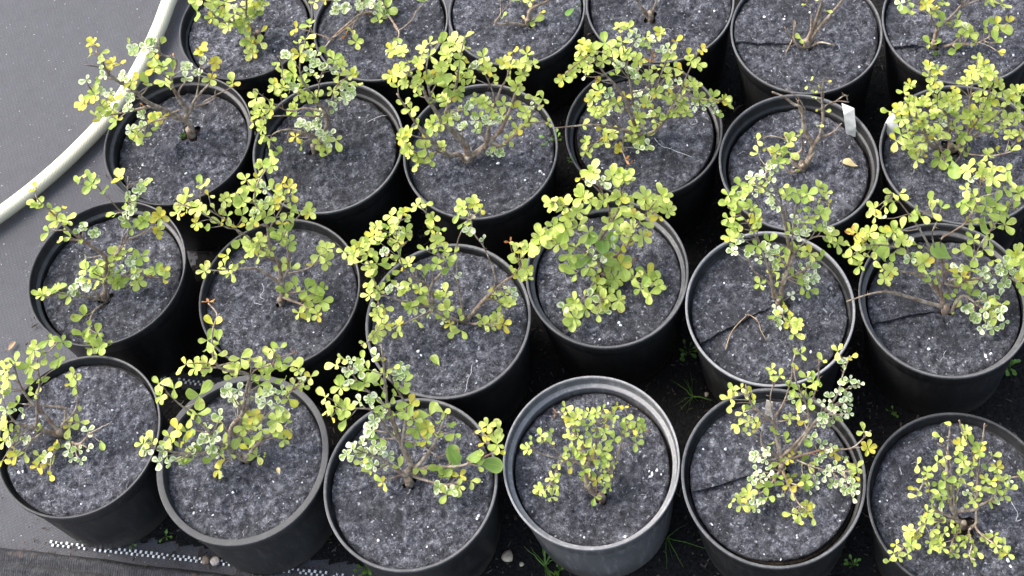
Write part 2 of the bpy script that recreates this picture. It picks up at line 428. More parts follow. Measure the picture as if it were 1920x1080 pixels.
# plants traced from the photograph: stem foot, branches, leaf rosettes (x, y in 1920 px units, kind, count)
PLANTS = {
 'F1': ('115,814', ['72,805 32,792 11,772', '106,804 77,772 52,746 34,715 26,689 17,675', '123,772 118,765 83,761 43,758', '118,798 141,769 146,738 145,715 141,700', '146,830 172,812 202,792', '100,850 93,876 92,893', '67,789 66,755 72,715 72,672 95,657 112,637'],
  '93,637,G4 115,634,G3 119,647,G3 109,673,G4 108,689,G2 69,657,L5 86,669,G3 57,655,L4 52,689,G4+ 60,686,L4 26,675,G2 11,692,L4 14,709,L5 6,726,L3 '
  '32,686,L3 4,746,L3 20,735,G3 55,723,G2 65,739,L4 69,712,G2 89,709,G1 132,706,L2 142,703,L2 133,719,L2 139,739,G1 149,769,L1 131,801,L5 149,792,L4 '
  '165,808,V3 131,827,V3 129,844,V4 148,843,V3 164,841,V2 135,860,V4 152,864,V4 100,834,Y2 113,840,L2 73,855,L4 86,855,V3 69,876,Y4 90,868,L2 102,853,G2 '
  '93,893,Y2 189,830,G1 11,769,V3 27,772,V2 14,787,L4 17,807,L5 6,827,L4 32,812,G2 47,818,V4 52,830,V3 23,825,V3 22,840,Y2 46,848,L2 32,853,Y2 '
  '4,864,Y2 34,756,G2 42,775,V2 9,798,L4 67,801,G1 9,700,L3 '),
 'F2': ('464,861', ['434,842 434,803 460,771 467,741 464,703 421,696 405,677 399,644 402,615 405,592 391,566', '434,845 396,813 360,771 340,758 311,732', '444,855 434,852', '473,845 525,803 548,813', '447,813 467,706 509,680 519,664', '434,842 363,848 302,842 272,835', '473,806 519,754 564,716'],
  '392,566,O4 407,592,O2 400,609,Y3 389,638,G4 410,639,G3 389,657,G3 407,665,L4 366,690,L6 386,683,L5 347,683,L3 391,693,G3 436,693,L5 451,672,L4 447,688,L4 '
  '436,709,L3 470,673,L4 485,690,L5 498,686,L4 490,706,L4 509,654,L4 502,670,L3 525,652,L3 528,680,G4+ 543,686,L3 559,693,L5 551,722,L4 533,711,G3 515,693,G3 '
  '564,706,V4 583,707,L4 567,725,L4 556,660,O1 428,724,V4 426,738,V4 447,732,V4 436,751,V3 446,758,L2 486,722,G4+ 478,745,V3 499,740,V4 504,727,V3 515,741,L3 '
  '528,732,V4 499,756,V3 520,759,V3 541,748,L4 533,764,L3 298,719,L4 295,745,L4 326,729,L4 308,740,G3 374,741,G4+ 357,784,L3 371,777,G4 350,810,G4 331,805,Y5 '
  '318,819,L4 319,835,L4 345,826,Y3 337,839,L3 268,832,L6 285,829,L4 274,845,V3 305,845,V4 298,866,V3 319,868,V2 311,855,G3 334,865,V2 347,858,L4 363,861,G3 '
  '363,840,V3 376,848,G2 391,819,V6 379,826,V5 402,819,V5 389,839,V5 402,842,V5 410,848,V3 389,803,V4 418,832,L2 399,861,G3 421,861,Y3 409,887,Y2 413,874,L2 '
  '412,780,V4 417,793,L3 470,780,Y5 457,800,L5 473,797,L4 454,819,G5+ 480,819,G3 491,806,L4 483,780,L3 512,793,G5 525,787,L4 541,787,G3 509,808,L3 533,824,L5 '
  '549,814,Y3 477,858,L3 486,852,L3 467,842,L2 434,853,L1 '),
 'F3': ('767,904', ['764,886 767,868 752,836 737,794 726,759 724,726 721,684 717,646', '743,821 723,800 702,767 660,766 628,767', '740,821 776,830 812,847 829,859', '785,871 812,833 826,806 838,770', '770,886 800,877 862,871 918,852 933,847 924,812', '758,889 732,874 708,859 669,842', '752,833 764,767 752,744 734,708 729,676', '740,806 723,759 684,729 663,708 654,690', '776,895 829,907 865,904'],
  '610,744,L4 613,770,L4 622,781,L3 629,762,L4 643,773,L3 654,769,G3 651,785,G3 647,759,L2 629,684,L4 644,673,L3 659,676,V4 672,681,V5 680,676,L3 654,696,V5 '
  '653,711,V4 674,696,V4 643,726,G4 634,726,G2 690,693,G3 683,711,G4 684,723,G4+ 672,732,G3 712,722,G3 708,704,V4 723,702,L3 694,741,V4 674,754,V4 692,754,V4 '
  '693,762,V2 705,667,V3 715,670,L3 737,690,L3 746,684,V2 757,689,V2 766,692,V2 751,702,V3 740,708,V2 757,716,G3 746,730,G3 737,742,G3 718,735,G3 717,759,G4 '
  '718,773,V5 723,785,G3 702,791,V5 697,806,V5+ 712,822,G3+ 742,806,V4 767,753,G3 770,762,Y3 758,770,G4 743,776,G3 772,782,L3 779,790,Y3 777,806,G4 788,803,G3 '
  '777,837,G3 797,800,Y4 807,802,Y3 797,819,Y3 812,812,L2 806,779,G3+ 826,788,G3 832,773,L3 843,794,G3 852,813,G2 803,830,G2 844,845,B1 847,865,B1 881,859,B1 '
  '908,868,B1 897,874,G2 838,883,G4 815,883,G3 785,876,L3 749,877,L3 831,895,G3 862,892,Y4 868,910,L3 883,901,L3 855,913,L2 829,913,V5 838,927,L4 819,916,V3 '
  '846,919,V3 914,797,L5 903,806,L4 923,812,L4 938,806,L3 909,830,Y3 927,833,L4 938,834,L2 936,850,L3 900,845,L1 886,813,O1 656,836,V4 649,852,V4 666,842,V3 '
  '665,853,V2 680,830,V4 681,845,V3 681,853,V3 703,837,V4 699,852,V4 715,845,V4 730,853,V3 687,864,V4 700,873,V5 721,873,V5 692,885,L2 714,907,L3 721,901,L2 '
  '678,868,L2 '),
 'F4': ('1127,933', ['1100,911 1100,891 1104,862 1092,838 1076,807 1062,777 1051,771', '1100,911 1104,883 1117,854 1119,817 1117,781', '1125,927 1143,903 1147,870 1153,862 1166,830 1174,807 1194,801', '1100,909 1092,874 1060,866 1047,883 1037,909', '1100,909 1090,872 1060,862 1021,852 994,838', '1060,864 1047,854 1031,830'],
  '1041,772,O3 1060,764,L4 1056,775,L3 1064,781,L4 1080,773,L4 1081,781,L4 1072,787,L4 1092,785,L5 1104,772,L4 1117,771,G4 1121,779,L3 1109,785,L4 1102,797,G4 1090,783,L3 '
  '1060,796,Y3 1074,793,L4 1078,803,L5 1068,815,L4 1084,821,L5 1072,826,L4 1068,842,L3 1080,842,L4 1092,834,Y4 1090,852,L4 1076,854,G3 1064,860,G4 1054,856,L3 1072,874,L3 '
  '1111,834,L3+ 1109,817,G4+ 1109,850,Y4 1117,854,L4 1111,842,L2 1125,813,V4 1119,801,L2 1133,813,L4 1133,809,G3 1129,828,V2 1131,766,L3 1141,781,L4 1151,779,G4 1149,795,L3 '
  '1132,790,Y3 1137,797,L1 1159,762,Y4 1170,763,Y3 1172,783,G3 1172,807,G5 1151,824,G4+ 1182,791,L5 1194,790,L4 1198,803,L4 1204,799,G4 1186,805,L3 1192,830,G4 1197,819,L2 '
  '1210,810,O4 1129,844,L4 1139,848,L5 1141,860,G4 1134,865,L3 1127,862,G3 1129,877,L3 1141,879,L4 1143,891,L3 1154,870,L2 1100,866,G4 1096,881,G4 1115,872,L3 1109,881,G3 '
  '1104,895,L3 1115,899,L3 1103,904,G3 1123,902,L3 1130,899,L3 1133,913,G4 1145,915,G3 1115,932,G3 1139,903,L2 1014,817,L4 1034,813,G3 1021,828,L3 1033,831,L2 992,836,G3 '
  '996,826,G2 987,844,L2 994,847,L2 1045,870,L3 1040,891,L3 1050,892,L2 1031,896,L2 1039,900,L2 1014,911,L5 1009,919,L3 1022,919,L4 1034,909,L3 1042,916,L3 1034,932,L4 '
  '1010,927,L3 1094,858,L3 '),
 'F5': ('1466,877', ['1463,861 1457,825 1450,793 1431,773 1411,757 1398,723', '1460,844 1450,789 1470,750 1483,708 1489,682 1492,653', '1457,831 1447,786 1447,744 1453,708', '1460,857 1427,828 1434,780', '1470,851 1515,805 1512,763 1495,715 1486,686', '1479,861 1521,805 1567,747 1583,699 1596,669', '1486,857 1547,844 1599,841 1632,809', '1470,883 1492,935 1508,951', '1463,883 1431,919 1382,938', '1495,864 1551,883 1599,883', '1512,763 1525,744 1533,712 1538,673'],
  '1502,663,L4 1570,658,L4 1596,669,Y3 1581,682,V4 1542,676,L2 1491,682,L3 1447,692,L4 1461,705,L4 1444,705,L3 1389,728,L4 1377,734,L5 1368,747,L4 1369,759,L3 1395,741,L3 '
  '1410,736,Y2 1393,773,L4 1408,763,G3 1403,791,L5 1384,797,L4 1415,791,L4 1418,805,Y2 1398,812,L3 1479,720,G3 1489,726,G3 1513,708,L3 1525,715,G5 1538,716,G3 1512,728,L3 '
  '1484,749,V3 1500,746,L4+ 1517,744,G3 1515,762,G3 1502,770,V3 1495,776,L3 1479,780,L3 1483,789,L2 1508,789,L3 1580,715,V5 1594,712,V4 1598,723,V3 1612,720,V3 1573,734,V4 '
  '1588,744,V5 1581,755,V4 1593,757,V3 1555,746,V3 1542,754,V3 1557,767,V4 1567,765,V4 1581,768,V3 1593,776,V4 1580,783,V3 1538,780,V4 1547,786,V4 1557,793,V4 1564,783,V4 '
  '1539,796,V3 1570,789,L2 1620,809,L4 1625,836,Y5 1630,844,Y3 1560,838,V4 1564,849,Y4 1547,844,V2 1521,818,V3 1508,825,B1 1473,825,G3 1445,831,G3 1458,809,G2 1494,846,L3 '
  '1465,857,Y5 1479,861,Y4 1463,869,L4 1434,846,V4 1416,852,V4 1415,861,V3 1434,862,V3 1444,848,V2 1418,882,V4 1444,880,V4 1437,893,V4 1410,898,V4 1424,898,V3 1453,909,G3+ '
  '1434,912,G4 1440,932,G4 1465,932,V2 1398,925,L5 1408,925,L4 1415,938,V4 1427,938,V4 1418,955,V4 1387,937,L3 1371,942,L3 1390,948,L4 1405,948,L3 1531,841,Y3 1541,833,V3 '
  '1536,854,V4 1544,861,V4 1528,870,V4 1515,874,L3 1502,867,G4 1551,877,V4 1531,893,V4 1547,891,V4 1559,883,V4 1560,906,V3 1567,874,V3 1583,861,V4 1576,883,V3 1573,903,V4 '
  '1593,877,L4 1606,877,L5 1602,893,L4 1589,899,V3 1588,920,V4 1599,909,V4 1604,920,V3 1580,919,V3 1599,933,V2 1483,896,G5 1479,909,Y3 1494,909,Y3 1484,924,L3 1505,899,G4 '
  '1515,903,G3 1517,919,V4 1530,909,V3 1457,895,G3 1512,948,L5 1521,951,L5 1523,969,L3 1505,964,L3 1495,961,L3 1484,964,L2 1495,980,L2 1515,961,Y4 '),
 'F6': ('1806,985', ['1788,956 1779,908 1778,858 1779,804 1773,793', '1800,961 1830,956 1830,926 1830,864 1809,819 1796,787', '1830,985 1833,950 1865,932 1877,902 1916,890', '1788,964 1779,858 1756,831', '1788,967 1750,953 1738,902 1720,920', '1800,979 1744,973 1723,991 1690,1030 1670,1050', '1800,991 1785,1012 1782,1039', '1818,997 1821,1018 1815,1041 1830,1050', '1830,994 1853,1012 1889,1033', '1830,926 1841,837 1844,793'],
  '1773,793,L1 1763,819,L2 1807,807,L5 1812,804,L3 1807,827,L4 1800,833,L3 1799,843,L3 1794,831,Y2 1839,831,L3 1827,836,G4+ 1841,846,G3 1833,849,L4 1861,855,L3 1806,859,L4 '
  '1804,867,L3 1799,874,L3 1824,867,L4 1822,881,G4 1850,876,B1 1868,876,Y4 1871,879,L4 1769,856,L4 1757,867,L4 1775,880,L3 1720,871,L2 1739,881,L4 1738,890,L3 1732,898,L3 '
  '1717,919,L3 1719,930,L2 1742,917,L4 1747,935,G3 1759,907,G4 1773,901,G4 1766,926,B1 1766,938,G4 1787,929,L3 1794,917,G3 1803,890,L3 1793,901,G3 1812,908,L3 1815,923,V4 '
  '1824,914,L3 1837,919,L4 1827,939,L4 1813,944,L3 1794,941,L3 1847,899,L5 1847,914,L3 1859,902,L4 1874,896,L5 1883,902,L4 1892,901,V3 1893,917,L3 1868,917,G5 1874,938,V3 '
  '1859,941,L5 1883,930,L4 1739,959,L4 1751,961,G4 1726,976,L3 1735,982,L4 1760,979,L4 1747,994,L3 1767,961,V2 1711,994,L5 1704,1001,L3 1717,1004,L4 1723,994,L2 1705,1021,L5 '
  '1713,1024,L3 1702,1039,L4 1680,1021,L4 1676,1036,L4 1684,1044,L4 1668,1052,L3 1770,1000,L4 1756,1015,L6 1764,1021,L5 1744,1015,L4 1747,1028,L3 1766,1028,L4 1782,979,L3 1791,985,L3 '
  '1788,1003,G3 1797,1025,L4 1785,1036,L5 1796,994,L3 1812,1004,L2 1806,1013,L2 1816,1012,L2 1825,1018,L3 1831,1036,L4 1819,1041,L4 1828,1052,L3 1852,1007,L5 1865,1004,L3 1846,1012,L3 '
  '1868,1024,L5 1877,1033,L5 1886,1024,L4 1889,1039,L4 1913,893,L4 1917,887,L4 '),
 'D1': ('197,558', ['193,523 200,483 163,457 123,427 97,400 70,373 67,353', '200,523 223,463 270,433 297,420', '217,477 237,450 242,410 240,360 242,330', '230,457 237,407 223,393 197,367 170,343', '160,557 117,553 80,558', '193,527 250,517 303,520', '175,587 170,620 178,663'],
  '153,330,L3 147,345,G2 170,332,L2 167,347,G4 178,345,G2 195,355,G2 228,325,Y3 223,337,L3 222,343,L2 268,342,V3 275,338,L2 258,355,V2 268,360,V4 68,353,L2 '
  '67,377,L4 65,385,L3 73,393,G3 80,382,G2 98,392,G3 107,408,L5 103,417,L4 118,387,Y1 128,407,L4 122,418,L4 92,435,G2 107,452,L1 133,445,G2 147,453,G1 '
  '162,423,V3 153,430,V3 148,438,V2 178,430,V3 182,438,V4 172,443,V3 242,368,V4 247,382,V4 257,370,G3 235,380,G3 237,395,V3 253,387,V4 247,397,V3 217,400,G3 '
  '228,412,V2 242,410,V2 262,413,G5 267,420,G3 248,427,G4 277,410,G3 295,400,L4 297,410,Y5 307,405,Y4 290,430,Y4 303,432,Y4 295,438,L3 160,483,G3 162,500,G4 '
  '210,473,L5 222,475,L4 227,483,L3 208,492,L3 238,470,G3 187,492,G3 178,503,L3 162,512,L3 185,517,L4 165,523,L2 197,503,G4 213,510,G4 193,523,G4 217,530,G5 '
  '228,523,G4 240,523,G3 217,538,G3 227,507,V3 237,490,V3 250,487,V3 245,503,G3 253,512,V4 255,523,L4 253,532,L3 265,520,L3 268,503,L3 268,475,G2 263,487,G3 '
  '285,507,G4 307,507,Y3 295,510,G2 305,525,L2 152,527,V4 158,540,V3 167,533,V3 175,540,L2 132,540,V3 145,540,V3 130,553,L3 140,552,V3 150,557,G1 75,540,L3 '
  '80,553,L5 72,558,L3 88,557,L3 105,537,G3 100,547,G3 113,547,G2 157,592,G3+ 167,612,G3 157,628,G3 182,625,G4 165,643,G4 185,643,G4 198,650,G3 187,657,G2 '
  '173,647,G3 '),
 'D2': ('527,567', ['527,528 521,490 504,460 502,424 480,389 481,353 498,315', '521,490 504,442 527,389 539,365', '527,525 541,501 539,466 533,442 545,419 572,395', '527,531 486,507 450,504 409,507 385,507', '533,516 572,504 610,481', '521,490 450,436 424,427 388,404 353,386 326,383', '450,436 433,421 391,395', '533,558 566,570 578,581', '527,552 572,546 593,552'],
  '378,341,G2 381,353,L3 391,367,L3 351,368,L3 339,379,L4 345,389,L4 333,399,L4 347,398,L2 373,383,L5 369,395,L3 384,402,L3 367,413,L3 369,424,Y4 382,427,G3 '
  '401,389,L1 418,371,L4 422,377,L3 433,386,G3 441,362,L3 437,373,L2 427,405,G4 409,416,Y2 421,419,L1 444,427,Y2 490,306,L3 504,304,L3 514,306,L3 484,319,G3 '
  '498,316,L4 511,318,G3 481,334,L3 462,333,L3 461,339,L3 467,350,L4 480,353,L5 487,353,L3 498,353,V3 510,356,L3 529,344,Y3 545,346,Y3 538,356,Y2 527,361,G3 '
  '547,365,L2 458,371,G3+ 474,374,G4 453,383,G4 455,404,G4 480,392,G4 477,401,V4 490,395,L4 470,417,G3 480,419,L4 498,410,L4 501,404,L3 516,379,L5 510,387,L4 '
  '495,380,V3 530,371,L4 544,380,L3 544,398,G3 527,413,Y2 551,421,G3 561,402,G2 572,392,L4 584,395,L3 579,405,L2 519,430,G3 533,424,G3 532,442,G5 524,448,G4 '
  '545,448,G4 541,460,L3 450,448,G3+ 468,457,L5 465,473,L4 474,466,L4 484,451,L5 489,460,L4 498,469,L5 510,466,L4 484,481,L4 513,481,L3 427,479,L4 421,494,L2 '
  '409,501,L2 447,493,L3 385,504,L4 382,512,L3 427,515,L4 436,509,L3 585,496,L2 607,466,L4 616,466,L4 599,472,L3 613,484,L4 610,496,L3 600,484,L2 545,504,L2 '
  '533,493,L1 527,510,G2 535,549,G4 556,540,G3 576,543,G4 594,534,G3+ 606,543,G3 590,555,L4 610,561,G3 599,568,G4 579,564,G4 572,561,L3 572,576,L3 560,587,L4 '
  '584,581,L3 594,590,L4 575,598,L2 596,587,Y3 '),
 'D3': ('868,599', ['915,557 946,529 968,513 982,491', '812,582 807,541 832,504 821,471 807,416 787,382', '812,577 807,538 759,507 743,443 757,399', '859,538 840,510', '857,541 854,463 871,424 884,402', '918,554 930,527 907,466 890,438 882,407', '898,607 943,607', '807,585 759,604 743,613', '807,577 723,554 704,527 690,491 659,477', '723,554 709,560 715,596 698,632 679,649'],
  '957,453,O4 965,474,L4+ 968,460,L3 976,485,L4+ 987,471,L5+ 993,463,L3 975,510,L5+ 987,504,L5+ 978,521,L4+ 989,521,L4 959,509,G2 782,381,L3 782,393,L2 797,384,L3 '
  '807,404,L4 818,406,L3 805,413,L4 818,414,L2 804,425,L3 826,429,G2 809,436,L3 818,446,L5 829,453,L3 818,456,L4 798,468,L3 812,468,G3 829,468,G3 837,485,G4 '
  '821,496,G5 809,507,G3 843,502,G3 837,474,L3 852,474,L3 862,518,V2 862,385,G3 865,391,L3 861,402,G3 873,393,L4 884,379,L3 891,386,L4 901,393,L4 896,382,Y3 '
  '882,407,V4 868,418,G2 882,431,V4 876,436,V3 907,449,V2 729,404,L4 739,407,L3 729,418,L3 758,396,L4 765,396,L2 752,404,L3 762,409,V2 704,421,L3 712,424,L3 '
  '700,428,L2 704,441,Y4 697,443,L2 732,429,G4 746,413,L3 748,434,V4 759,434,L4 773,441,L3 764,441,L3 751,449,L3 729,443,G3 714,456,G2 743,457,L4 734,463,G3 '
  '757,457,V2 723,468,V4 715,477,V4 729,482,L3 751,477,G3 743,491,L3 750,507,L3 759,496,L3 771,493,L4 779,502,L3 668,460,L4 679,466,L5 690,457,L4 686,471,L4 '
  '671,479,L4 675,491,L3 662,474,L3 657,479,L2 694,479,L4 690,499,L5 696,507,L4 707,493,G4+ 643,471,L3 650,486,L2 697,521,G4 732,524,G4 698,538,L4 690,552,L4 '
  '714,541,L4 711,552,L3 696,554,L3 726,538,V3 734,546,V4 746,541,V2 762,541,L4 771,532,L4 759,549,L3 754,541,L3 787,538,L4 787,545,L3 796,518,G2 794,554,G5 '
  '776,571,G4 766,574,G4 769,582,L3 784,582,V4 809,571,G3+ 821,552,G4 836,549,L5 832,554,L4 818,557,L3 840,577,G4 839,586,L3 861,593,G3 832,596,L3 829,603,V2 '
  '846,604,Y3 841,611,L2 852,621,L2 865,620,L2 804,588,G2 783,603,L2 746,602,L3 751,613,L3 746,621,L3 741,610,L2 704,577,V4 712,582,L5 704,591,L3 721,579,L4 '
  '708,596,L3 721,604,L4 726,614,L2 716,607,L3 700,628,L3 708,621,L2 696,634,V2 707,634,L2 682,641,L2 683,532,L1 907,596,L3 908,610,L3 921,613,L3 926,592,L4 '
  '937,596,L4 943,604,Y3 944,613,Y2 900,602,L2 943,538,V2 958,539,V2 929,554,L4 934,542,L3 946,554,L5 962,554,V4 940,571,L4 954,574,L4 957,563,L4 923,552,L3 '),
 'D4': ('1133,519', ['1121,466 1147,418 1165,374 1159,336', '1121,466 1073,418 1064,389 1032,380', '1147,484 1174,463 1192,427 1224,383', '1124,552 1127,567', '1153,513 1186,528 1213,534', '1121,490 1082,466 1035,451', '1121,525 1100,549 1079,581', '1135,442 1141,395 1118,336'],
  '1110,312,L5 1118,318,L4 1106,327,L5 1088,333,Y2 1100,341,V3 1115,344,V3 1130,341,V4 1158,324,L5 1170,325,L5 1147,324,L3 1149,339,L4 1161,339,L4 1173,344,L4 1177,331,L2 '
  '1032,380,L5 1027,383,L3 1044,383,L4 1058,380,L6 1058,392,L6 1070,398,L5 1056,404,L4 1073,413,L4 1088,365,L6 1082,389,L5 1097,374,L5 1106,380,L5 1109,392,L4 1118,371,L4 '
  '1130,365,L3 1130,380,L3 1135,387,L2 1085,401,L4 1159,365,L6 1162,377,L5 1171,371,L5 1144,377,L4 1177,374,L4 1189,383,L3 1159,389,L4 1204,359,L5 1213,368,L5 1207,371,L4 '
  '1233,362,L4 1245,362,L4 1245,377,L3 1227,389,L5 1218,392,L4 1248,389,L4 1257,401,L4 1236,404,Y2 1215,398,L4 1192,401,L5 1183,407,L5 1171,401,L4 1195,413,L4 1177,416,L3 '
  '1162,413,L3 1186,427,L5 1171,439,L4 1159,436,G4 1180,445,L4 1201,418,L3 1204,436,L3 1217,430,L3 1211,442,L3 1198,448,L2 1168,457,Y2 1141,421,L3 1150,410,L3 1141,416,G2 '
  '1017,439,L5 1008,448,L4 1029,442,L5 1038,424,G5 1041,439,L5 1038,454,L4 1050,448,L3 1014,460,L4 1044,463,G4 1056,427,L4 1067,439,G5+ 1058,421,G4 1085,424,L4 1079,463,L3 '
  '1110,421,L2 1109,436,L2 1100,436,L2 1093,451,B1 1127,442,B1 1135,466,B1 1144,454,G4 1149,453,V2 1103,469,L2 1101,484,B1 1067,478,G4 1069,498,G4 1079,513,G3 1110,482,V3 '
  '1128,478,V3 1106,501,G5 1118,513,L4 1135,490,G4 1144,495,G4 1167,507,G3+ 1159,493,G3 1165,484,Y3 1186,487,O4 1144,519,G5 1159,525,G3 1118,531,G4 1141,537,G4 1118,549,L4 '
  '1106,558,V4 1125,567,L5 1138,558,L4 1135,573,L4 1118,578,L4 1122,590,L3 1134,587,V2 1159,558,L4 1161,567,L4 1159,578,L2 1147,567,L3 1075,561,G4 1069,570,L4 1085,570,L4 '
  '1094,581,L4 1061,587,L5 1070,599,G4 1082,593,L4 1057,578,V2 1103,575,L3 1201,504,L4 1187,513,L3 1189,524,L2 1208,522,G4 1221,516,L4+ 1232,519,G3 1201,537,L3 1233,537,L3 '
  '1217,550,L4 1201,546,G3 '),
 'D5': ('1461,566', ['1471,529 1486,477 1482,462 1467,399 1452,373 1426,344', '1471,529 1486,470 1489,421 1500,373 1537,351', '1460,559 1441,533 1411,507 1402,481', '1452,555 1441,499 1400,418 1363,388', '1471,596 1489,618', '1478,499 1497,462 1530,440 1567,451', '1478,521 1523,499', '1478,447 1460,362 1437,333 1456,296 1478,277 1474,255'],
  '1419,264,L3 1421,286,L2 1436,277,L2 1474,255,L4 1484,262,L4 1484,270,G3 1471,273,L3 1480,286,G3 1449,283,L4 1458,288,L4 1467,296,G4 1449,303,V4 1441,312,V4 1460,307,G4 '
  '1434,316,V4 1452,320,V3 1426,331,V5 1408,334,V5 1419,347,L4 1404,344,G4 1437,340,L3 1445,338,V2 1386,349,G3 1421,362,V4 1441,357,V4 1404,362,L3 1391,366,V3 1365,366,G4 '
  '1369,379,G4 1382,377,G5 1395,386,L4 1389,388,G3 1411,386,G4 1410,392,L2 1450,371,V3 1456,388,V2 1441,379,V2 1467,351,L2 1473,366,G4 1478,370,L3 1365,409,G4 1378,410,G4 '
  '1373,425,G4 1387,421,L3 1408,414,G4 1419,410,L4 1421,421,Y2 1406,431,G3 1421,431,L2 1365,449,L4 1371,440,L2 1384,436,L3 1389,446,V4 1378,459,V3 1374,473,V5 1404,466,V3 '
  '1402,473,V2 1419,462,G5 1436,459,V3 1443,453,G2 1443,477,V5 1452,466,V4 1458,470,V3 1495,362,G4 1508,362,G4 1519,368,L3 1502,373,G4 1530,355,L4 1541,349,L4 1550,362,L4 '
  '1536,381,L3 1554,383,Y3 1539,396,G4 1536,407,L3 1550,425,V3 1530,429,G5 1515,403,G4 1491,409,V4 1508,418,G4 1511,436,V4 1499,440,V3 1482,433,G4 1504,392,G3 1552,444,L5 '
  '1563,440,L4 1569,451,L4 1573,462,L3 1556,455,G4 1499,466,G4 1493,470,G3 1471,462,G3 1452,496,V4 1450,510,L4 1463,481,L4 1460,496,L4 1476,497,L3 1471,512,L3 1423,486,V3 '
  '1432,470,V3 1489,520,G3 1500,523,V3 1515,479,L3 1523,473,L3 1541,484,G3 1517,496,V4 1530,503,V4 1515,516,V4 1528,518,V4 1526,529,V4 1513,531,V4 1504,536,G4 1517,544,G4 '
  '1484,553,V3 1500,503,V2 1456,527,L2 1421,529,G2 1430,536,L2 1454,577,V3 1469,584,V3 1458,596,V5 1463,610,V4 1478,581,Y2 1482,597,L4 1493,607,L4 1491,618,L4 1489,627,L3 '
  '1478,607,L3 1500,609,L2 1452,592,G3 1463,562,G2 1524,503,V3 '),
 'D6': ('1774,581', ['1761,551 1728,519 1685,508 1661,508', '1758,549 1720,495 1696,468 1648,460 1597,463', '1766,549 1755,511 1753,479 1728,436 1710,406 1683,374 1669,366', '1758,490 1747,439 1755,409 1731,393', '1769,527 1763,457 1785,436 1812,412 1836,366 1841,323', '1801,533 1833,465 1855,431 1874,409 1892,382', '1763,573 1720,562 1672,550 1634,550 1586,565', '1785,578 1804,557 1839,578 1860,592', '1774,554 1785,527 1825,525 1879,517 1914,535'],
  '1820,319,L5 1813,316,L3 1840,319,L4 1861,315,L4 1868,329,L4 1847,327,L4 1837,302,L3 1822,333,V3 1839,326,L4 1855,334,L3 1884,320,L4 1890,334,L4 1887,355,G3 1673,362,L2 '
  '1688,361,L2 1675,377,G2 1641,384,L2 1659,388,L3 1638,398,L3 1641,406,L4 1653,409,V2 1715,392,G3 1746,380,L2+ 1747,397,L3 1726,406,L2 1765,390,G2 1812,354,L4 1801,378,G2 '
  '1824,374,G2 1831,366,L2 1820,361,V2 1802,401,G3 1820,400,L2 1814,414,L2 1827,416,L1 1843,414,B1 1845,380,G3 1855,369,G3 1867,380,G4 1852,390,G3 1852,401,G3 1874,394,G4 '
  '1890,398,G2 1882,423,G2 1887,420,L2 1868,427,L2 1903,390,G3 1908,363,G3 1911,366,L3 1914,355,L4 1859,445,G1 1855,455,L2 1844,468,L2 1802,470,L2 1820,447,G3 1831,449,L3 '
  '1706,413,G1 1610,431,L3 1597,437,O4 1602,441,Y3 1625,433,L3 1634,439,L4 1621,449,Y4 1640,449,L4 1608,455,L4 1618,460,L4 1594,463,L4 1612,475,L3 1593,478,L2 1600,484,L3 '
  '1632,482,L2 1636,468,G3 1659,439,L5 1672,428,G3 1677,441,L4 1691,431,L3+ 1696,447,L4 1688,457,L4 1702,455,V3 1667,463,G3 1656,479,B1 1677,474,G3+ 1720,459,G3 1704,479,V2 '
  '1710,492,V2 1731,487,L4 1738,492,L3 1726,495,L3 1609,504,G2 1614,492,G2 1653,502,L3 1671,500,L3 1653,518,L4 1664,525,L3 1676,513,L3 1664,514,L3 1774,478,B1 1777,506,Y2 '
  '1798,502,V3 1802,511,Y3 1814,525,L4 1804,525,L3 1812,535,L3 1822,506,G2 1781,551,G3 1796,541,G3 1734,511,G1 1755,519,G2 1747,517,G2 1820,554,G2 1786,577,L2 1845,504,V3 '
  '1839,508,V4 1848,519,V5 1855,530,V4 1841,525,V3 1871,503,V4 1884,490,V4 1879,511,V5 1892,500,V4 1895,517,V4 1879,527,V4 1887,535,V3 1906,508,V3 1911,522,G3 1912,468,L5 '
  '1906,482,L4 1914,498,L4 1900,476,L2 1916,535,Y2 1914,484,L4 1817,574,V2+ 1875,555,V2+ 1836,562,V4 1852,562,V3 1860,572,L4 1879,570,L4 1831,589,V5 1847,581,V4 1822,600,V4 '
  '1812,584,V3 1863,581,L3 1876,586,V3 1869,597,L4 1883,604,V4 1861,615,V5 1841,616,V3 1852,600,V4 1839,597,V3 1822,482,G2 1863,487,L2 1828,482,G1 '),
 'C1': ('357,249', ['354,229 329,219 309,207 274,188 246,164 221,154 201,133 189,107 179,97', '221,154 195,127 158,121', '350,227 350,207 334,182 323,152 329,113 303,101 297,72', '334,182 336,170 352,146', '354,211 368,182 391,160 401,133', '356,207 397,186 403,170', '366,186 374,146 378,103', '384,190 415,174 439,160', '329,219 315,217 340,205', '309,207 283,201 246,209 203,217 183,221', '203,217 189,190 166,162', '323,219 287,229 262,243'],
  '172,83,Y4 179,82,Y3 169,102,Y3 190,99,L3 189,119,V2 210,114,Y5 209,123,Y3 225,118,Y3 162,150,V3 194,144,V3 191,148,G2 177,158,G1 169,174,L3 160,192,Y4 '
  '150,190,Y2 160,201,L3 179,174,G3 187,168,V2 193,174,V2 177,182,L2 208,172,V3 211,184,Y4 219,186,L4 195,201,L4 201,203,L3 213,201,L3 176,215,L3 187,227,L3 '
  '218,229,G3+ 221,221,Y2 209,213,G3 233,139,V4 232,150,V3 249,150,Y4 246,158,L2 238,182,V4 252,182,V3 244,199,V3 236,206,V3 230,170,V3 270,199,O2 240,78,G1 '
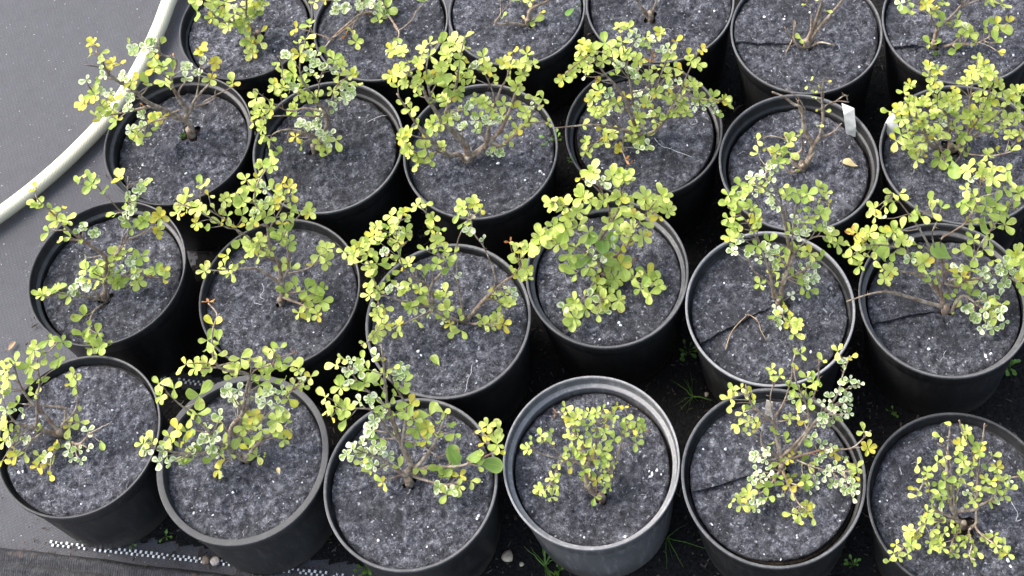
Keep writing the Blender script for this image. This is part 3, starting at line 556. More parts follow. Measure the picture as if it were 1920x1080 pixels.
  '248,89,V3 252,97,V3 281,78,V5 291,80,V4 287,97,V4 272,86,V4 304,79,G1 282,104,G3 294,107,Y2 291,121,L3 285,133,Y3 307,119,G4 303,131,G4 306,148,G3 '
  '313,156,L3 319,166,L2 279,155,G2+ 326,135,G2 325,105,O1 341,119,V3 352,119,V2 356,129,V5 350,135,V5 366,132,V4 348,146,V3 372,141,V2 374,89,Y4 368,95,Y3 '
  '384,94,Y3 380,105,L2 384,116,V2 399,111,Y4 401,119,Y4 407,120,Y3 389,151,Y2 401,146,L2 439,155,L3 433,157,Y2 270,213,V4 262,219,V4 287,219,L4 272,231,V4 '
  '289,233,G2 298,238,G2 306,219,Y3 301,221,Y2 260,243,L6 250,249,L4 245,243,V3 262,256,L4 249,264,L3 272,256,L3 267,266,V2 274,245,V2 260,233,V3 '),
 'C2': ('589,280', ['616,233 611,211 591,189 569,153 564,116 569,87', '613,216 624,176 638,153 656,144', '591,193 536,153 529,118 522,104', '607,211 571,202 538,207 504,187 476,169', '602,216 536,218 489,220', '584,251 544,242 509,253 506,278', '584,256 547,249 538,267', '598,264 616,264', '593,193 598,149 611,124'],
  '573,73,L3 560,81,L3 580,88,L3 564,96,L4 536,100,V5 544,100,V4 533,111,V4 547,109,V3 519,116,G2 573,104,V4 578,113,V5 593,102,V4 580,100,V3 560,109,Y2 '
  '589,116,V4 597,120,V3 580,129,V3 586,140,G3 601,143,V2 602,129,V4 609,120,V4 613,129,V5 624,131,V4 627,116,L4 624,111,G4 642,112,L3 636,124,L4 642,129,L4 '
  '636,142,L4 660,133,L5 656,138,L4 667,142,Y3 638,156,L4 653,158,L4 668,158,L3 647,164,V4 661,168,V4 647,178,V4 658,180,V3 647,189,V2 619,169,L3 627,172,L3 '
  '631,184,V3 616,189,V2 633,202,V2 621,207,V1 533,137,L4 547,142,G5+ 553,138,G4 509,158,L3 520,157,L3 511,166,L3 531,158,L3 531,167,L3 549,160,V5 553,167,V4 '
  '544,169,L3 560,153,G3 571,149,G4 567,164,L3 578,162,G3 573,180,L5 567,180,G4 578,187,L4 558,178,L4 589,176,G4 593,182,L3 551,196,G4 549,202,L4 551,211,L3 '
  '562,200,G3 527,178,G2 477,179,L2 482,188,L2 507,200,L4 507,209,L4 491,204,L5 480,213,L4 484,216,L4 496,220,L4 473,230,L3 486,236,L4 497,240,L3 489,249,L3 '
  '491,258,L3 508,262,G3 506,280,G3+ 523,287,G3 562,227,V4 556,231,V3 576,236,V5 569,238,V4 593,229,V5 602,229,V5 591,240,V5 604,242,V4 584,244,V3 596,253,V4 '
  '611,253,V4 620,251,V3 602,264,L4 607,269,L4 618,267,V3 629,263,L4+ 598,273,L2 613,291,L2 551,256,Y3 558,257,Y2 564,273,G2 599,211,V2 600,220,V2 589,218,G2 '
  '604,258,V3 '),
 'C3': ('878,299', ['873,270 842,239 821,216 800,185 793,164 761,130', '816,206 808,193 803,154 800,115 829,73', '886,289 912,273 938,242 956,206 969,164 987,120', '912,273 920,232 938,172 948,149 961,107', '860,291 832,286 790,242 767,213 743,174', '834,232 839,206 855,162 865,102 873,68', '920,232 927,195 907,138 881,123', '927,270 940,273 969,247 992,224 1005,187', '824,283 793,294 769,278'],
  '732,97,Y4 736,93,L3 749,101,L4 760,97,L4 754,103,L3 763,108,L3 764,115,L3 782,115,L4 789,123,L3 778,112,L2 806,81,L4 794,91,L3 798,98,L2 806,104,L4 '
  '826,86,G3 826,73,L4 835,68,L4 834,76,L3 847,81,L4+ 857,84,L5+ 870,86,L4 872,71,L4 868,66,L3 842,97,L4 844,104,L4 832,104,L4 829,115,L4 834,125,L4 '
  '824,125,L4 844,120,L4 861,107,L4 863,115,L3 878,115,Y3 891,121,V4 896,128,V2 900,107,L3 913,106,L2 907,128,L4 915,133,L4 920,128,L4 922,141,L2 754,125,L4 '
  '761,128,L5 765,136,L4 749,136,L3 739,136,L2 733,141,Y3 730,145,L2 754,149,L4 763,151,L4 759,162,L3 732,159,L4 743,156,L3 746,164,L3 772,143,L4 782,146,L5 '
  '793,141,L4 790,154,L5 798,151,L4 803,141,L4 811,141,L4 809,147,L3 819,138,L4 780,162,L4 787,162,L3 776,167,G3 787,180,G3 829,146,G4+ 819,156,G4+ 837,164,G4 '
  '842,162,L3 857,143,G4 855,154,G4 868,149,L4 865,138,L4 876,130,G4 886,149,L4 886,143,L3 870,164,L3 890,168,L2 925,154,L2 811,187,L3 821,182,G3 829,190,L3 '
  '834,184,L2 842,193,L3 855,174,L4 860,182,L4 850,180,G3 868,180,L3 889,185,L2 902,190,L4 907,195,L3 917,203,L4 917,193,L3 899,185,G3 927,206,L3 942,190,L3 '
  '940,216,L4 943,221,L3 935,211,L4 948,200,L3 962,202,Y2 933,219,V3 930,228,V4 934,230,V2 912,221,V4 911,230,V4 899,219,G3 891,226,V5 892,242,V3 902,245,G2 '
  '876,200,V5 881,198,V3 870,206,L4 857,211,L4 857,219,V4 839,219,L5 844,221,L4 837,211,L3 839,229,L3 860,234,V4 873,232,V5 870,242,V4 789,226,L3 784,234,L3 '
  '811,226,L4 803,234,L4 811,239,G4 819,237,L4 820,245,L4 824,229,L3 760,195,L2 773,204,L3 769,206,L2 751,250,L4 764,247,L4 754,257,L5 751,265,L3 771,257,L3 '
  '781,264,L2 794,260,L3 803,261,L2 759,278,L4 772,276,L5 769,283,L4 764,294,L3 798,278,G4+ 782,286,L3 785,296,L4 793,299,L5 777,299,L3 780,307,L3 806,299,G4 '
  '795,307,L3 824,273,L4 834,272,L3 826,283,L3 920,289,V4 930,273,L3 935,283,V4 938,291,V3 951,257,L2 956,269,L2 946,110,Y5 943,120,L4 962,97,Y3 959,117,L4 '
  '959,130,L4 957,141,L3 979,120,L4 990,117,L4 1000,121,L4 994,99,L3 982,104,L3 977,136,L4 985,138,L3 975,143,L2 969,154,L4 972,164,L4 964,169,L3 968,180,L3 '
  '977,169,L2 1004,180,L4+ 995,187,L4 1018,185,L4 1013,198,L3 995,198,V3 979,211,L4 990,213,L4 1000,211,L4 987,229,L5 995,226,L4 982,232,L3 969,237,Y3 972,247,L2 '
  '1029,229,L4 1021,235,L2 '),
 'C4': ('1201,256', ['1166,178 1131,135 1110,97', '1185,191 1169,84 1166,51', '1215,164 1217,119 1225,94', '1244,229 1282,180 1309,186 1357,188', '1244,229 1268,180 1282,156 1298,121 1314,94', '1161,256 1129,264 1094,282', '1215,197 1249,111 1266,76', '1190,250 1121,235 1040,239', '1169,261 1166,282 1177,309', '1180,207 1147,191 1107,175', '1174,143 1129,100 1094,111 1053,148'],
  '1160,51,L4 1172,49,L4 1178,53,L4 1164,70,L5 1166,78,L4 1178,72,V3 1193,65,V4 1192,78,V3 1212,70,L4 1220,78,V3 1215,85,G4 1196,86,L4 1232,60,L4 1244,62,L5 '
  '1236,70,L4 1267,78,L4 1255,78,L5 1249,81,L4 1239,94,V4 1252,92,V4 1092,81,Y5 1096,86,L4 1084,94,L4 1095,97,L5 1115,92,L5 1110,89,L4 1134,81,G5+ 1133,86,L4 '
  '1121,97,L4 1139,94,L4 1147,92,L3 1158,97,L4 1164,105,L4 1174,100,L4 1180,105,L4 1131,113,L4 1145,116,L4 1129,119,L3 1158,116,V5 1166,124,V5 1153,121,V3 1172,132,V4 '
  '1182,129,V5 1190,135,V4 1190,145,V5 1196,127,V4 1198,111,L4 1193,113,L3 1201,119,L3 1155,140,G2 1094,108,L4 1102,111,L5 1108,116,V3 1091,116,L3 1088,127,L3 1102,129,L5 '
  '1106,132,L4 1096,143,V2 1075,129,L4 1067,137,L4 1056,143,L4 1078,137,L2 1053,154,Y2 1315,90,Y3 1319,100,Y2 1290,103,Y2 1298,113,L4 1292,116,L3 1306,121,L4 1309,119,L3 '
  '1249,108,L5 1260,105,L4 1244,116,L5 1255,121,L5 1247,124,L4 1263,127,L4 1233,129,L3 1279,132,Y2 1249,137,L4 1266,143,L3 1255,140,L3 1271,151,V3 1212,140,L5 1207,145,L5 '
  '1223,143,L4 1217,151,L4 1201,151,L3 1225,154,L3 1249,162,L4 1255,162,V3 1266,162,O2 1225,172,L5 1233,175,L4 1220,180,V4 1241,180,L4 1255,180,L4 1249,186,L3 1298,151,L4 '
  '1295,156,L4 1284,164,L5 1290,172,L4 1303,164,L4 1274,182,L3 1282,178,L3 1263,191,G3 1268,188,L3 1282,194,G4 1276,197,L4 1290,205,L4 1271,207,L4 1268,215,L4 1282,213,L3 '
  '1252,218,G3+ 1311,183,G4 1309,188,G3 1303,197,V3 1319,199,V4 1333,194,V5 1335,180,G3 1338,186,L3 1341,207,V3 1341,213,G2 1353,183,L4 1362,183,Y4 1357,191,L3 1360,202,L3 '
  '1366,198,L2 1118,151,O2 1126,151,Y3 1134,158,L2 1104,164,L4 1107,172,L5 1121,170,L5 1126,172,G3 1104,180,L3 1110,188,L4 1118,186,L3 1145,176,V2 1137,175,V2 1129,197,L5 '
  '1118,205,L5 1131,205,L4 1141,205,L4 1139,213,V3 1113,215,L3 1129,218,L4 1158,188,L4 1155,199,G3 1166,191,L4 1172,180,Y2 1169,202,L4 1164,207,V3 1190,178,V3 1198,175,V3 '
  '1212,167,V2 1188,202,V4 1198,197,V4 1209,191,G3 1215,197,L5 1212,205,L5 1225,205,L4 1233,202,L4 1236,213,L4 1223,215,V4 1217,215,V3 1198,218,L5 1201,229,L5 1193,223,L4 '
  '1215,223,L4 1217,229,L4 1231,231,L4 1190,237,L5 1182,242,L4 1198,239,L4 1177,253,L4 1188,264,L5 1198,260,L3 1186,253,L4 1212,250,G2+ 1209,237,V2 1198,280,V3+ 1216,273,V3+ '
  '1209,277,G2 1130,242,L3 1155,245,L4 1147,253,L4 1142,258,L4 1133,268,L4 1137,258,L3 1096,264,L4 1102,264,L3 1092,281,L3 1110,276,L3 1102,288,L3 1092,234,L3 1158,277,Y4 '
  '1166,274,Y4 1161,282,Y3 1172,299,O3 1178,309,O2 1223,100,O3 1220,116,O2 '),
 'C5': ('1504,313', ['1514,299 1523,277 1510,240 1500,203 1490,193 1472,183 1450,173', '1502,211 1498,197 1494,183 1474,169', '1498,191 1501,187 1510,207', '1516,295 1527,271 1537,256 1541,222 1543,177 1547,146', '1542,191 1543,177 1535,167', '1542,207 1549,197 1569,188 1592,189', '1563,191 1586,179 1588,187', '1531,266 1539,260 1559,250 1580,232', '1494,319 1482,321 1468,313', '1502,313 1484,299 1502,281 1502,252'],
  '1521,150,L2 1537,163,L2 1527,173,L3 1527,181,L3 1533,205,L2 1550,208,L2 1532,232,L2 1537,236,L2 1501,252,L3 1502,307,V2 1498,319,G2 1488,313,V1 1518,295,L1 1553,152,Y1 '
  '1512,161,L1 '),
 'C6': ('1782,278', ['1744,271 1729,238 1702,196 1698,164', '1778,224 1749,173 1744,127', '1796,278 1818,242 1818,193 1829,133 1833,109', '1800,273 1840,216 1860,156', '1809,273 1880,207 1907,173', '1764,276 1738,260 1720,296', '1813,287 1862,291 1898,284', '1782,256 1764,233 1733,224 1684,207'],
  '1744,120,L4 1736,128,L3 1747,124,L3 1762,129,Y2 1756,131,L2 1738,144,L3 1749,140,L3 1754,153,L5 1743,162,L3 1751,169,V3 1763,169,L4 1749,173,L3 1760,182,L3 1698,158,L4 '
  '1707,158,L4 1711,162,L3 1694,173,L4 1708,184,L4 1716,189,L4 1704,189,L4 1699,193,L3 1718,196,L4 1729,189,L5 1738,193,L5 1751,193,L4 1756,191,L3 1742,200,Y3 1680,204,L3 '
  '1688,203,Y3 1667,209,L2 1700,209,L5 1691,209,L3 1709,204,L4 1691,220,L4 1699,229,L4 1689,227,L3 1718,216,L5 1724,213,L4 1731,227,L6 1716,227,L3 1729,238,L5 1736,233,L4 '
  '1711,238,Y2 1702,247,L5 1689,253,G4 1713,253,G4 1680,264,L4+ 1696,269,L3 1718,244,G3 1736,258,L4 1736,262,V2 1742,247,L4 1749,256,L4 1758,262,L4+ 1760,249,L4+ 1769,242,L3 '
  '1747,240,L3 1751,220,L5 1758,211,L5 1747,209,L4 1767,213,L4 1771,184,L4 1773,189,L4 1784,173,L3 1787,184,L5 1793,180,L3 1782,193,L5 1798,191,L5 1791,198,L5 1778,204,V4 '
  '1782,209,G4 1793,209,G4 1787,216,G3 1773,218,G3 1798,218,L3 1764,231,V3 1781,229,V2 1787,242,L3 1793,238,L3 1813,209,L6 1820,213,L6 1816,224,L6 1824,204,L5 1811,220,L5 '
  '1822,233,Y4 1833,209,L5 1838,204,L4 1849,200,L5 1851,211,L5 1842,216,L4 1862,211,L5 1862,220,L4 1853,222,L4 1838,233,L4 1847,236,G3 1831,236,L3 1807,253,G4 1791,271,G3 '
  '1800,278,L3 1804,260,G3 1833,109,L4 1847,117,Y2 1818,129,L4 1824,133,L4 1833,129,L4 1842,124,L4 1836,140,L3 1851,133,L5 1860,138,L5 1847,147,L6 1858,149,L6 1842,156,L5 '
  '1851,158,L5 1864,142,L4 1871,151,L5 1878,156,L5 1871,164,L5 1862,167,L4 1876,169,L4 1844,169,L4 1833,178,L4 1842,182,L5 1853,184,G4 1862,187,G4 1849,191,L4 1838,189,Y3 '
  '1827,187,L2 1813,153,L4 1804,156,L4 1824,151,L4 1818,147,L3 1793,162,Y3 1862,196,Y2 1876,200,L2 1884,173,L3 1887,187,L5 1896,187,L5 1902,167,L4 1907,173,L5 1913,164,L4 '
  '1916,178,L4 1911,189,L4 1902,196,L3 1907,202,L3 1896,176,L4 1882,218,L4 1889,222,L4 1898,222,L4 1907,218,L4 1913,220,L4 1884,238,L3 1898,236,L3 1891,229,L3 1867,244,L3 '
  '1860,249,L2 1891,251,L4 1898,253,L4 1911,253,Y3 1916,253,L4 1876,242,L2 1718,271,L4+ 1711,287,L4 1722,284,L4 1731,278,L4 1718,300,L4 1731,293,L3 1713,293,L3 1762,296,G5+ '
  '1771,304,G3 1787,309,B1 1778,318,G3 1816,287,G2 1853,289,L4 1869,284,L3 1896,282,L3 1849,287,L2 '),
 'B1': ('485,66', ['470,60 459,34 462,8 459,-27', '467,54 435,41 410,38 390,14 374,3', '475,68 473,79 470,95', '469,47 484,20 489,3 496,-20'],
  '369,22,G2+ 372,1,L4 367,2,L3 394,5,L4 391,3,L3 406,4,L4 416,1,L3 428,4,L4 405,18,G4 420,18,G3 391,32,G4 402,34,Y3 416,31,Y3 427,30,G3 '
  '427,41,L3 440,27,L4 427,54,L4 433,50,L3 454,20,G4+ 454,35,L4+ 447,41,L3 452,47,L4 467,8,L5 466,4,L4 470,26,L5 462,27,L4 475,23,L4 490,9,L4 '
  '486,3,L4 488,18,G3 485,28,G4 470,37,V3 467,46,Y3 458,61,B1 462,51,G4 469,70,L4 475,80,Y2 487,81,L3 474,92,L4 470,89,G3 469,103,L3 478,96,L3 '
  '442,14,V3 398,12,V2 489,60,Y2 381,-20,L5 421,-20,L5 448,-14,L5 462,-27,L5 475,-11,L4 489,-20,L4 408,-14,L4 435,-34,L5 '),
 'B2': ('720,18', ['685,26 659,42 625,70 600,101', '668,38 625,70 606,67 580,60 558,54', '729,32 748,55 749,70 742,93', '740,45 748,55 774,36 783,22 796,3', '682,6 653,-7 624,9', '704,-15 697,-44'],
  '555,54,Y4 586,51,L3 575,42,G3 589,4,L4 625,18,V4 633,22,V4 643,16,V4 633,13,V3 653,12,V4 654,22,V4 651,4,V4 666,6,V3 668,13,V3 675,9,V4 '
  '682,9,V5 681,16,V4 694,7,V5 701,3,V5 701,16,V4 711,9,V5 723,18,G5+ 714,20,V4 721,28,V4 705,29,V4 710,38,G4 631,2,V3 611,1,Y3 659,58,L2 '
  '668,74,G2 666,85,L2 649,66,O2 746,71,G3 611,101,G2 581,88,L2 689,0,V5 682,3,V5 797,3,G2 673,20,G2 668,-12,V5 689,-15,V5 704,-12,L5 719,-9,L5 '
  '646,-12,V4 711,-29,L5 682,-29,V5 '),
 'B3': ('990,42', ['992,17 1025,0 1056,-25', '992,21 1000,4 990,-31', '962,42 927,44 938,27 940,-10'],
  '1002,38,G3 942,31,G2 958,1,G2 994,2,L4 1015,22,Y1 1025,-12,L5 983,-17,L5 1004,-31,G5 962,-21,L4 1046,-29,L4 '),
 'B4': ('1219,31', ['1192,2 1177,-25', '1225,21 1229,0 1233,-31'],
  '1171,-21,L5 1192,-29,L5 1233,-25,L5 1212,-42,L5 '),
 'B5': ('1512,84', ['1532,56 1554,31 1577,3 1594,-22', '1515,79 1526,45 1540,0 1546,-28', '1518,67 1521,22 1512,0', '1532,56 1537,34 1543,6', '1498,87 1487,70 1492,39', '1492,79 1470,53', '1537,79 1566,83'],
  '1502,73,G4 1509,6,L2 1549,20,L3 1511,11,G2 1529,0,L2 1521,-17,L4 1577,-22,L5 1549,-28,L5 '),
 'B6': ('1751,84', ['1757,53 1774,39 1791,20 1810,0', '1793,83 1830,82 1869,59', '1757,56 1746,34 1743,14 1703,3', '1802,11 1858,-6 1881,6'],
  '1689,6,V3 1703,3,G3 1708,20,G3+ 1729,11,Y4 1746,14,Y5 1743,6,L4 1757,20,L5 1748,25,L4 1768,4,G4 1768,44,G3 1796,37,G3 1788,51,G2 1810,53,V3 1819,59,L4 '
  '1805,65,G4 1810,67,L4 1824,59,L3 1830,82,L3 1869,39,G3+ 1869,53,L3 1848,52,G3 1867,79,G3 1871,96,Y2 1892,42,Y2 1743,82,G4 1793,93,G3 1858,3,L4 1872,11,L3 '
  '1881,3,L3 1844,1,L3 1802,-17,L5 1774,-22,L5 1830,-14,L5 1732,-17,L5 1858,-22,L5 '),
}

# ------------------------------------------------------------------ ground
def ground():
    # one sheet to the horizon: fine and gently uneven where it is seen, coarse beyond
    xs = [-60, -20, -6, -2.5] + [-1.5 + i * 0.03 for i in range(101)] + [2.5, 6, 20, 60]
    ys = [-60, -20, -6, -1.5] + [0.1 + i * 0.03 for i in range(61)] + [3.0, 6, 20, 60]
    verts = []
    for y in ys:
        for x in xs:
            z = 0.0
            if -1.5 <= x <= 1.5 and 0.1 <= y <= 1.9:
                z = 0.0035 * (noise.noise(Vector((x * 3.1, y * 3.1, 2.0))) - 0.6) - 0.001
                z = min(z, -0.0003)
            else:
                z = -0.002
            verts.append((x, y, z))
    nx = len(xs)
    faces = [(j * nx + i, j * nx + i + 1, (j + 1) * nx + i + 1, (j + 1) * nx + i) for j in range(len(ys) - 1) for i in range(nx - 1)]
    return tag(obj('ground', mesh_of('ground', verts, faces, M_CLOTH)), kind='structure')

GROUND = ground()

def cloth_fold():
    """rumpled overlap of two cloth widths running along the front left"""
    a, b = at(-260, 1010, 0.0), at(900, 1150, 0.0)
    d = (b - a); L = d.length; d.normalize()
    nrm = Vector((-d.y, d.x, 0))
    prof = [(0.011, -0.004), (0.009, 0.0025), (0.006, 0.0080), (0.002, 0.0100), (-0.003, 0.0080), (-0.007, 0.0035),
            (-0.010, 0.0045), (-0.014, 0.0092), (-0.019, 0.0085), (-0.023, 0.0035), (-0.028, 0.0040), (-0.036, 0.0034), (-0.06, 0.0026), (-0.10, 0.0022), (-0.16, 0.0016), (-0.5, 0.0012)]
    verts, faces = [], []
    n = 140
    for i in range(n + 1):
        s = L * i / n
        wv = 0.0022 * noise.noise(Vector((s * 14, 3.1, 0)))
        for j, (o, h) in enumerate(prof):
            hh = h if j == 0 else max(0.0014, h + 0.0026 * noise.noise(Vector((s * 55, o * 120, 5.0))))
            if j >= len(prof) - 4: hh = h
            p = a + d * s + nrm * (o + (wv if j < len(prof) - 4 else 0))
            verts.append((p.x, p.y, hh))
    m = len(prof)
    for i in range(n):
        for j in range(m - 1):
            faces.append((i * m + j, i * m + j + 1, (i + 1) * m + j + 1, (i + 1) * m + j))
    me = mesh_of('ground_overlap', verts, faces, M_CLOTH)
    me.materials.append(M_SELVEDGE)
    me.polygons.foreach_set('material_index', [1 if j < 10 else 0 for i in range(n) for j in range(m - 1)])
    return tag(obj('ground_overlap', me), kind='structure')

cloth_fold()

def stitches():
    """white marker threads woven into the cloth, each a small raised pick"""
    w, l, h = 0.0015, 0.0017, 0.0006
    v = [(-w, -l, -.0006), (w, -l, -.0006), (w, l, -.0006), (-w, l, -.0006), (-w * .8, -l * .85, h), (w * .8, -l * .85, h), (w * .8, l * .85, h), (-w * .8, l * .85, h)]
    f = [(4, 5, 6, 7), (0, 1, 5, 4), (1, 2, 6, 5), (2, 3, 7, 6), (3, 0, 4, 7)]
    me = mesh_of('marker_thread', v, f, M_STITCH, False)
    rnd = random.Random(5)
    for (x0, y0, x1, y1, per) in ((96, 1016, 690, 1083, 9.8), (282, 704, 480, 730, 9.0)):
        a, b = at(x0, y0, 0.0), at(x1, y1, 0.0)
        d = b - a; L = d.length; d.normalize()
        nrm = Vector((-d.y, d.x, 0))
        ang = math.atan2(d.y, d.x)
        step = (at(x0 + per, y0 + per * (y1 - y0) / (x1 - x0), 0) - a).length
        for k in range(int(L / step)):
            for row in (0, 1):
                if rnd.random() < 0.07: continue
                p = a + d * (step * (k + 0.5 * row)) + nrm * (-0.0036 * row) + nrm * rnd.uniform(-.0003, .0003)
                o = obj('marker_thread', me, GROUND, (p.x, p.y, 0.0006))
                o.rotation_euler = (0, 0, ang + rnd.uniform(-.12, .12))
                s = rnd.uniform(0.8, 1.12)
                o.scale = (s, s * rnd.uniform(.85, 1.1), 1)

stitches()

# ------------------------------------------------------------------ hose
def hose():
    r = 0.0119
    px = [(352, -90), (340, -40), (318, 0), (297, 55), (262, 128), (212, 208), (148, 278), (78, 342), (0, 402), (-80, 452), (-190, 505)]
    pts = smooth_path([at(x, y, r) for x, y in px], 10)
    verts, faces, uvs = [], [], []
    tube(verts, faces, pts, [r] * len(pts), 20, uvs)
    o = obj('garden_hose', mesh_of('garden_hose', verts, faces, M_HOSE, True, uvs))
    tag(o, 'thick cream ribbed hose curving over the bare ground cloth at the left', 'hose')

hose()

# ------------------------------------------------------------------ pots
# x, y, radius, shade, lip, lip width, mat depth, slit end px (None: no slit), mat radius factor
POTS = {
 'F1': (-0.6371, 0.8841, 0.1033, 'black', 'black', .0035, .0130, None, .955),
 'F2': (-0.4348, 0.8149, 0.1054, 'dusty', 'wide', .0078, .0140, (562, 770), .985),
 'F3': (-0.2365, 0.7462, 0.1039, 'black', 'dusty', .0040, .0120, None, .965),
 'F4': (-0.0221, 0.7313, 0.1043, 'grey', 'grey', .0030, .0250, None, .955),
 'F5': (0.1811, 0.6736, 0.1054, 'black', 'dusty', .0038, .0160, (1300, 903), .930),
 'F6': (0.3795, 0.6043, 0.1042, 'black', 'black', .0035, .0150, None, .965),
 'D1': (-0.6027, 1.1022, 0.1054, 'black', 'black', .0030, .0240, (345, 545), .960),
 'D2': (-0.3767, 1.0253, 0.1053, 'black', 'black', .0035, .0140, (668, 528), .965),
 'D3': (-0.1667, 0.9435, 0.1049, 'black', 'dusty', .0042, .0110, None, .975),
 'D4': (0.0406, 0.9666, 0.1031, 'black', 'dusty', .0035, .0220, (1042, 632), .970),
 'D5': (0.2281, 0.8787, 0.1034, 'dusty', 'grey', .0035, .0150, (1308, 632), .950),
 'D6': (0.4371, 0.8466, 0.1029, 'black', 'dusty', .0030, .0260, (1648, 607), .960),
 'C1': (-0.5038, 1.2883, 0.1047, 'black', 'black', .0030, .0290, (455, 292), .955),
 'C2': (-0.2970, 1.2301, 0.1043, 'black', 'dusty', .0035, .0210, (722, 218), .965),
 'C3': (-0.0929, 1.1782, 0.1049, 'black', 'dusty', .0035, .0130, None, .970),
 'C4': (0.1269, 1.1624, 0.1048, 'black', 'black', .0035, .0170, None, .955),
 'C5': (0.3139, 1.0705, 0.1029, 'black', 'dusty', .0035, .0220, None, .955),
 'C6': (0.5200, 1.0370, 0.1042, 'black', 'dusty', .0035, .0150, None, .970),
 'B1': (-0.3994, 1.4633, 0.0985, 'black', 'black', .0030, .0180, (545, 140), .970),
 'B2': (-0.2055, 1.4172, 0.0980, 'black', 'dusty', .0032, .0080, None, .970),
 'B3': (-0.0100, 1.3972, 0.0980, 'black', 'dusty', .0032, .0060, None, .975),
 'B4': (0.1908, 1.3640, 0.1049, 'black', 'dusty', .0032, .0070, None, .975),
 'B5': (0.3756, 1.2676, 0.1030, 'black', 'dusty', .0032, .0070, (1384, 98), .975),
 'B6': (0.5811, 1.2368, 0.1042, 'black', 'dusty', .0032, .0090, (1678, 108), .975),
}
ORD = {1: 'leftmost', 2: 'second from the left', 3: 'third from the left', 4: 'fourth from the left', 5: 'fifth from the left', 6: 'rightmost'}
ROW = {'F': 'front row', 'D': 'second row', 'C': 'third row', 'B': 'back row'}
POT_LOOK = {'F2': 'black pot with a wide flat grey rim', 'F4': 'scuffed grey pot with pale lip',
            'D5': 'dusty black pot with a pale shiny lip', 'D3': 'black pot with a thick dull grey lip',
            'F3': 'black pot pressed against the wide rimmed one', 'C1': 'black pot with an inner ledge showing, beside the hose',
            'D1': 'deep black pot beside the bare cloth at the left', 'F1': 'black pot cut by the left edge of the picture',
            'F6': 'black pot in the lower right corner', 'B1': 'black pot beside the hose at the top edge'}

def where(key):
    return '%s of the %s' % (ORD[int(key[1])], ROW[key[0]])

def soil_z(key):
    return RIM - POTS[key][6]

def build_pot(key):
    x, y, R, shade, lip, w, depth, slit, mf = POTS[key]
    rnd = random.Random(key)
    if lip != 'wide': w *= .85
    root = empty('plant_pot', (x, y, 0))
    tag(root, '%s, %s' % (POT_LOOK.get(key, 'round black plastic nursery pot'), where(key)), 'plant pot', 'nursery pots standing on the ground cloth')
    sd = rnd.uniform(0, 6)
    wob = rnd.uniform(.0010, .0030)
    # outer wall and base
    rb = R * 0.835
    prof = [(0.0005, 0.002), (rb - .006, 0.001), (rb - .001, 0.0), (rb + .0012, 0.0018), (rb + .0015, 0.006), (R * 0.90, 0.070), (R * 0.950, 0.128), (R * .951, 0.1305), (R * .966, 0.1325), (R * .983, RIM - 0.0035)]
    v, f = lathe(prof, 72, wob, sd)
    obj('body', mesh_of('pot_body', v, f, M_POT[shade]), root)
    # lip
    hb = .0012
    prof = [(R * .980, RIM - .0060), (R - .0006, RIM - .0052), (R, RIM - .0044), (R, RIM - .0006), (R - .0002, RIM - .0002), (R - .0006, RIM), (R - .0009, RIM), (R - w + .0009, RIM - .0002), (R - w + .0005, RIM - .0003), (R - w + .0001, RIM - .0006), (R - w, RIM - .0010), (R - w - .0003, RIM - .0060)]
    v, f = lathe(prof, 96, wob, sd)
    obj('rim', mesh_of('pot_rim', v, f, M_LIP[lip]), root)
    # inside wall with its ledge
    ri = R - w - .0006
    ld = {'F4': .0145, 'C1': .0140, 'D6': .0140, 'D4': .0150}.get(key, .0185)
    prof = [(ri, RIM - .0045), (ri - .0012, RIM - ld), (ri - .0018, RIM - ld - .0006), (ri - .0044, RIM - ld - .0010), (ri - .0052, RIM - ld - .0022), (ri - .0058, RIM - .030), (ri - .0070, RIM - .045)]
    v, f = lathe(prof, 72, wob, sd)
    obj('inner_wall', mesh_of('pot_inner_wall', v, f, M_POT[shade]), root)
    if key in ('F4', 'C1', 'D6', 'D4', 'D1'):        # stepped ledge that catches the light
        prof = [(ri - .0010, RIM - ld + .0012), (ri - .0014, RIM - ld + .0004), (ri - .0030, RIM - ld + .0004), (ri - .0052, RIM - ld), (ri - .0060, RIM - ld - .0008), (ri - .0060, RIM - ld - .0030)]
        v, f = lathe(prof, 72, wob, sd)
        obj('ledge', mesh_of('pot_ledge', v, f, M_LIP[lip]), root)
    # potting soil below the mat
    v, f = [], []
    n = 40
    v.append((0, 0, RIM - depth - .007))
    for j, rr in enumerate((.45, .8, 1.0)):
        for k in range(n):
            a = 2 * math.pi * k / n
            q = Vector((math.cos(a), math.sin(a), 0)) * (ri - .0072) * rr
            v.append((q.x, q.y, RIM - depth - .0075 + .002 * noise.noise(q * 60)))
    for k in range(n):
        k2 = (k + 1) % n
        f.append((0, 1 + k, 1 + k2))
        for j in range(2):
            f.append((1 + j * n + k, 1 + (j + 1) * n + k, 1 + (j + 1) * n + k2, 1 + j * n + k2))
    obj('potting_soil', mesh_of('potting_soil', v, f, M_SOIL), root)
    return root

for key in POTS: build_pot(key)

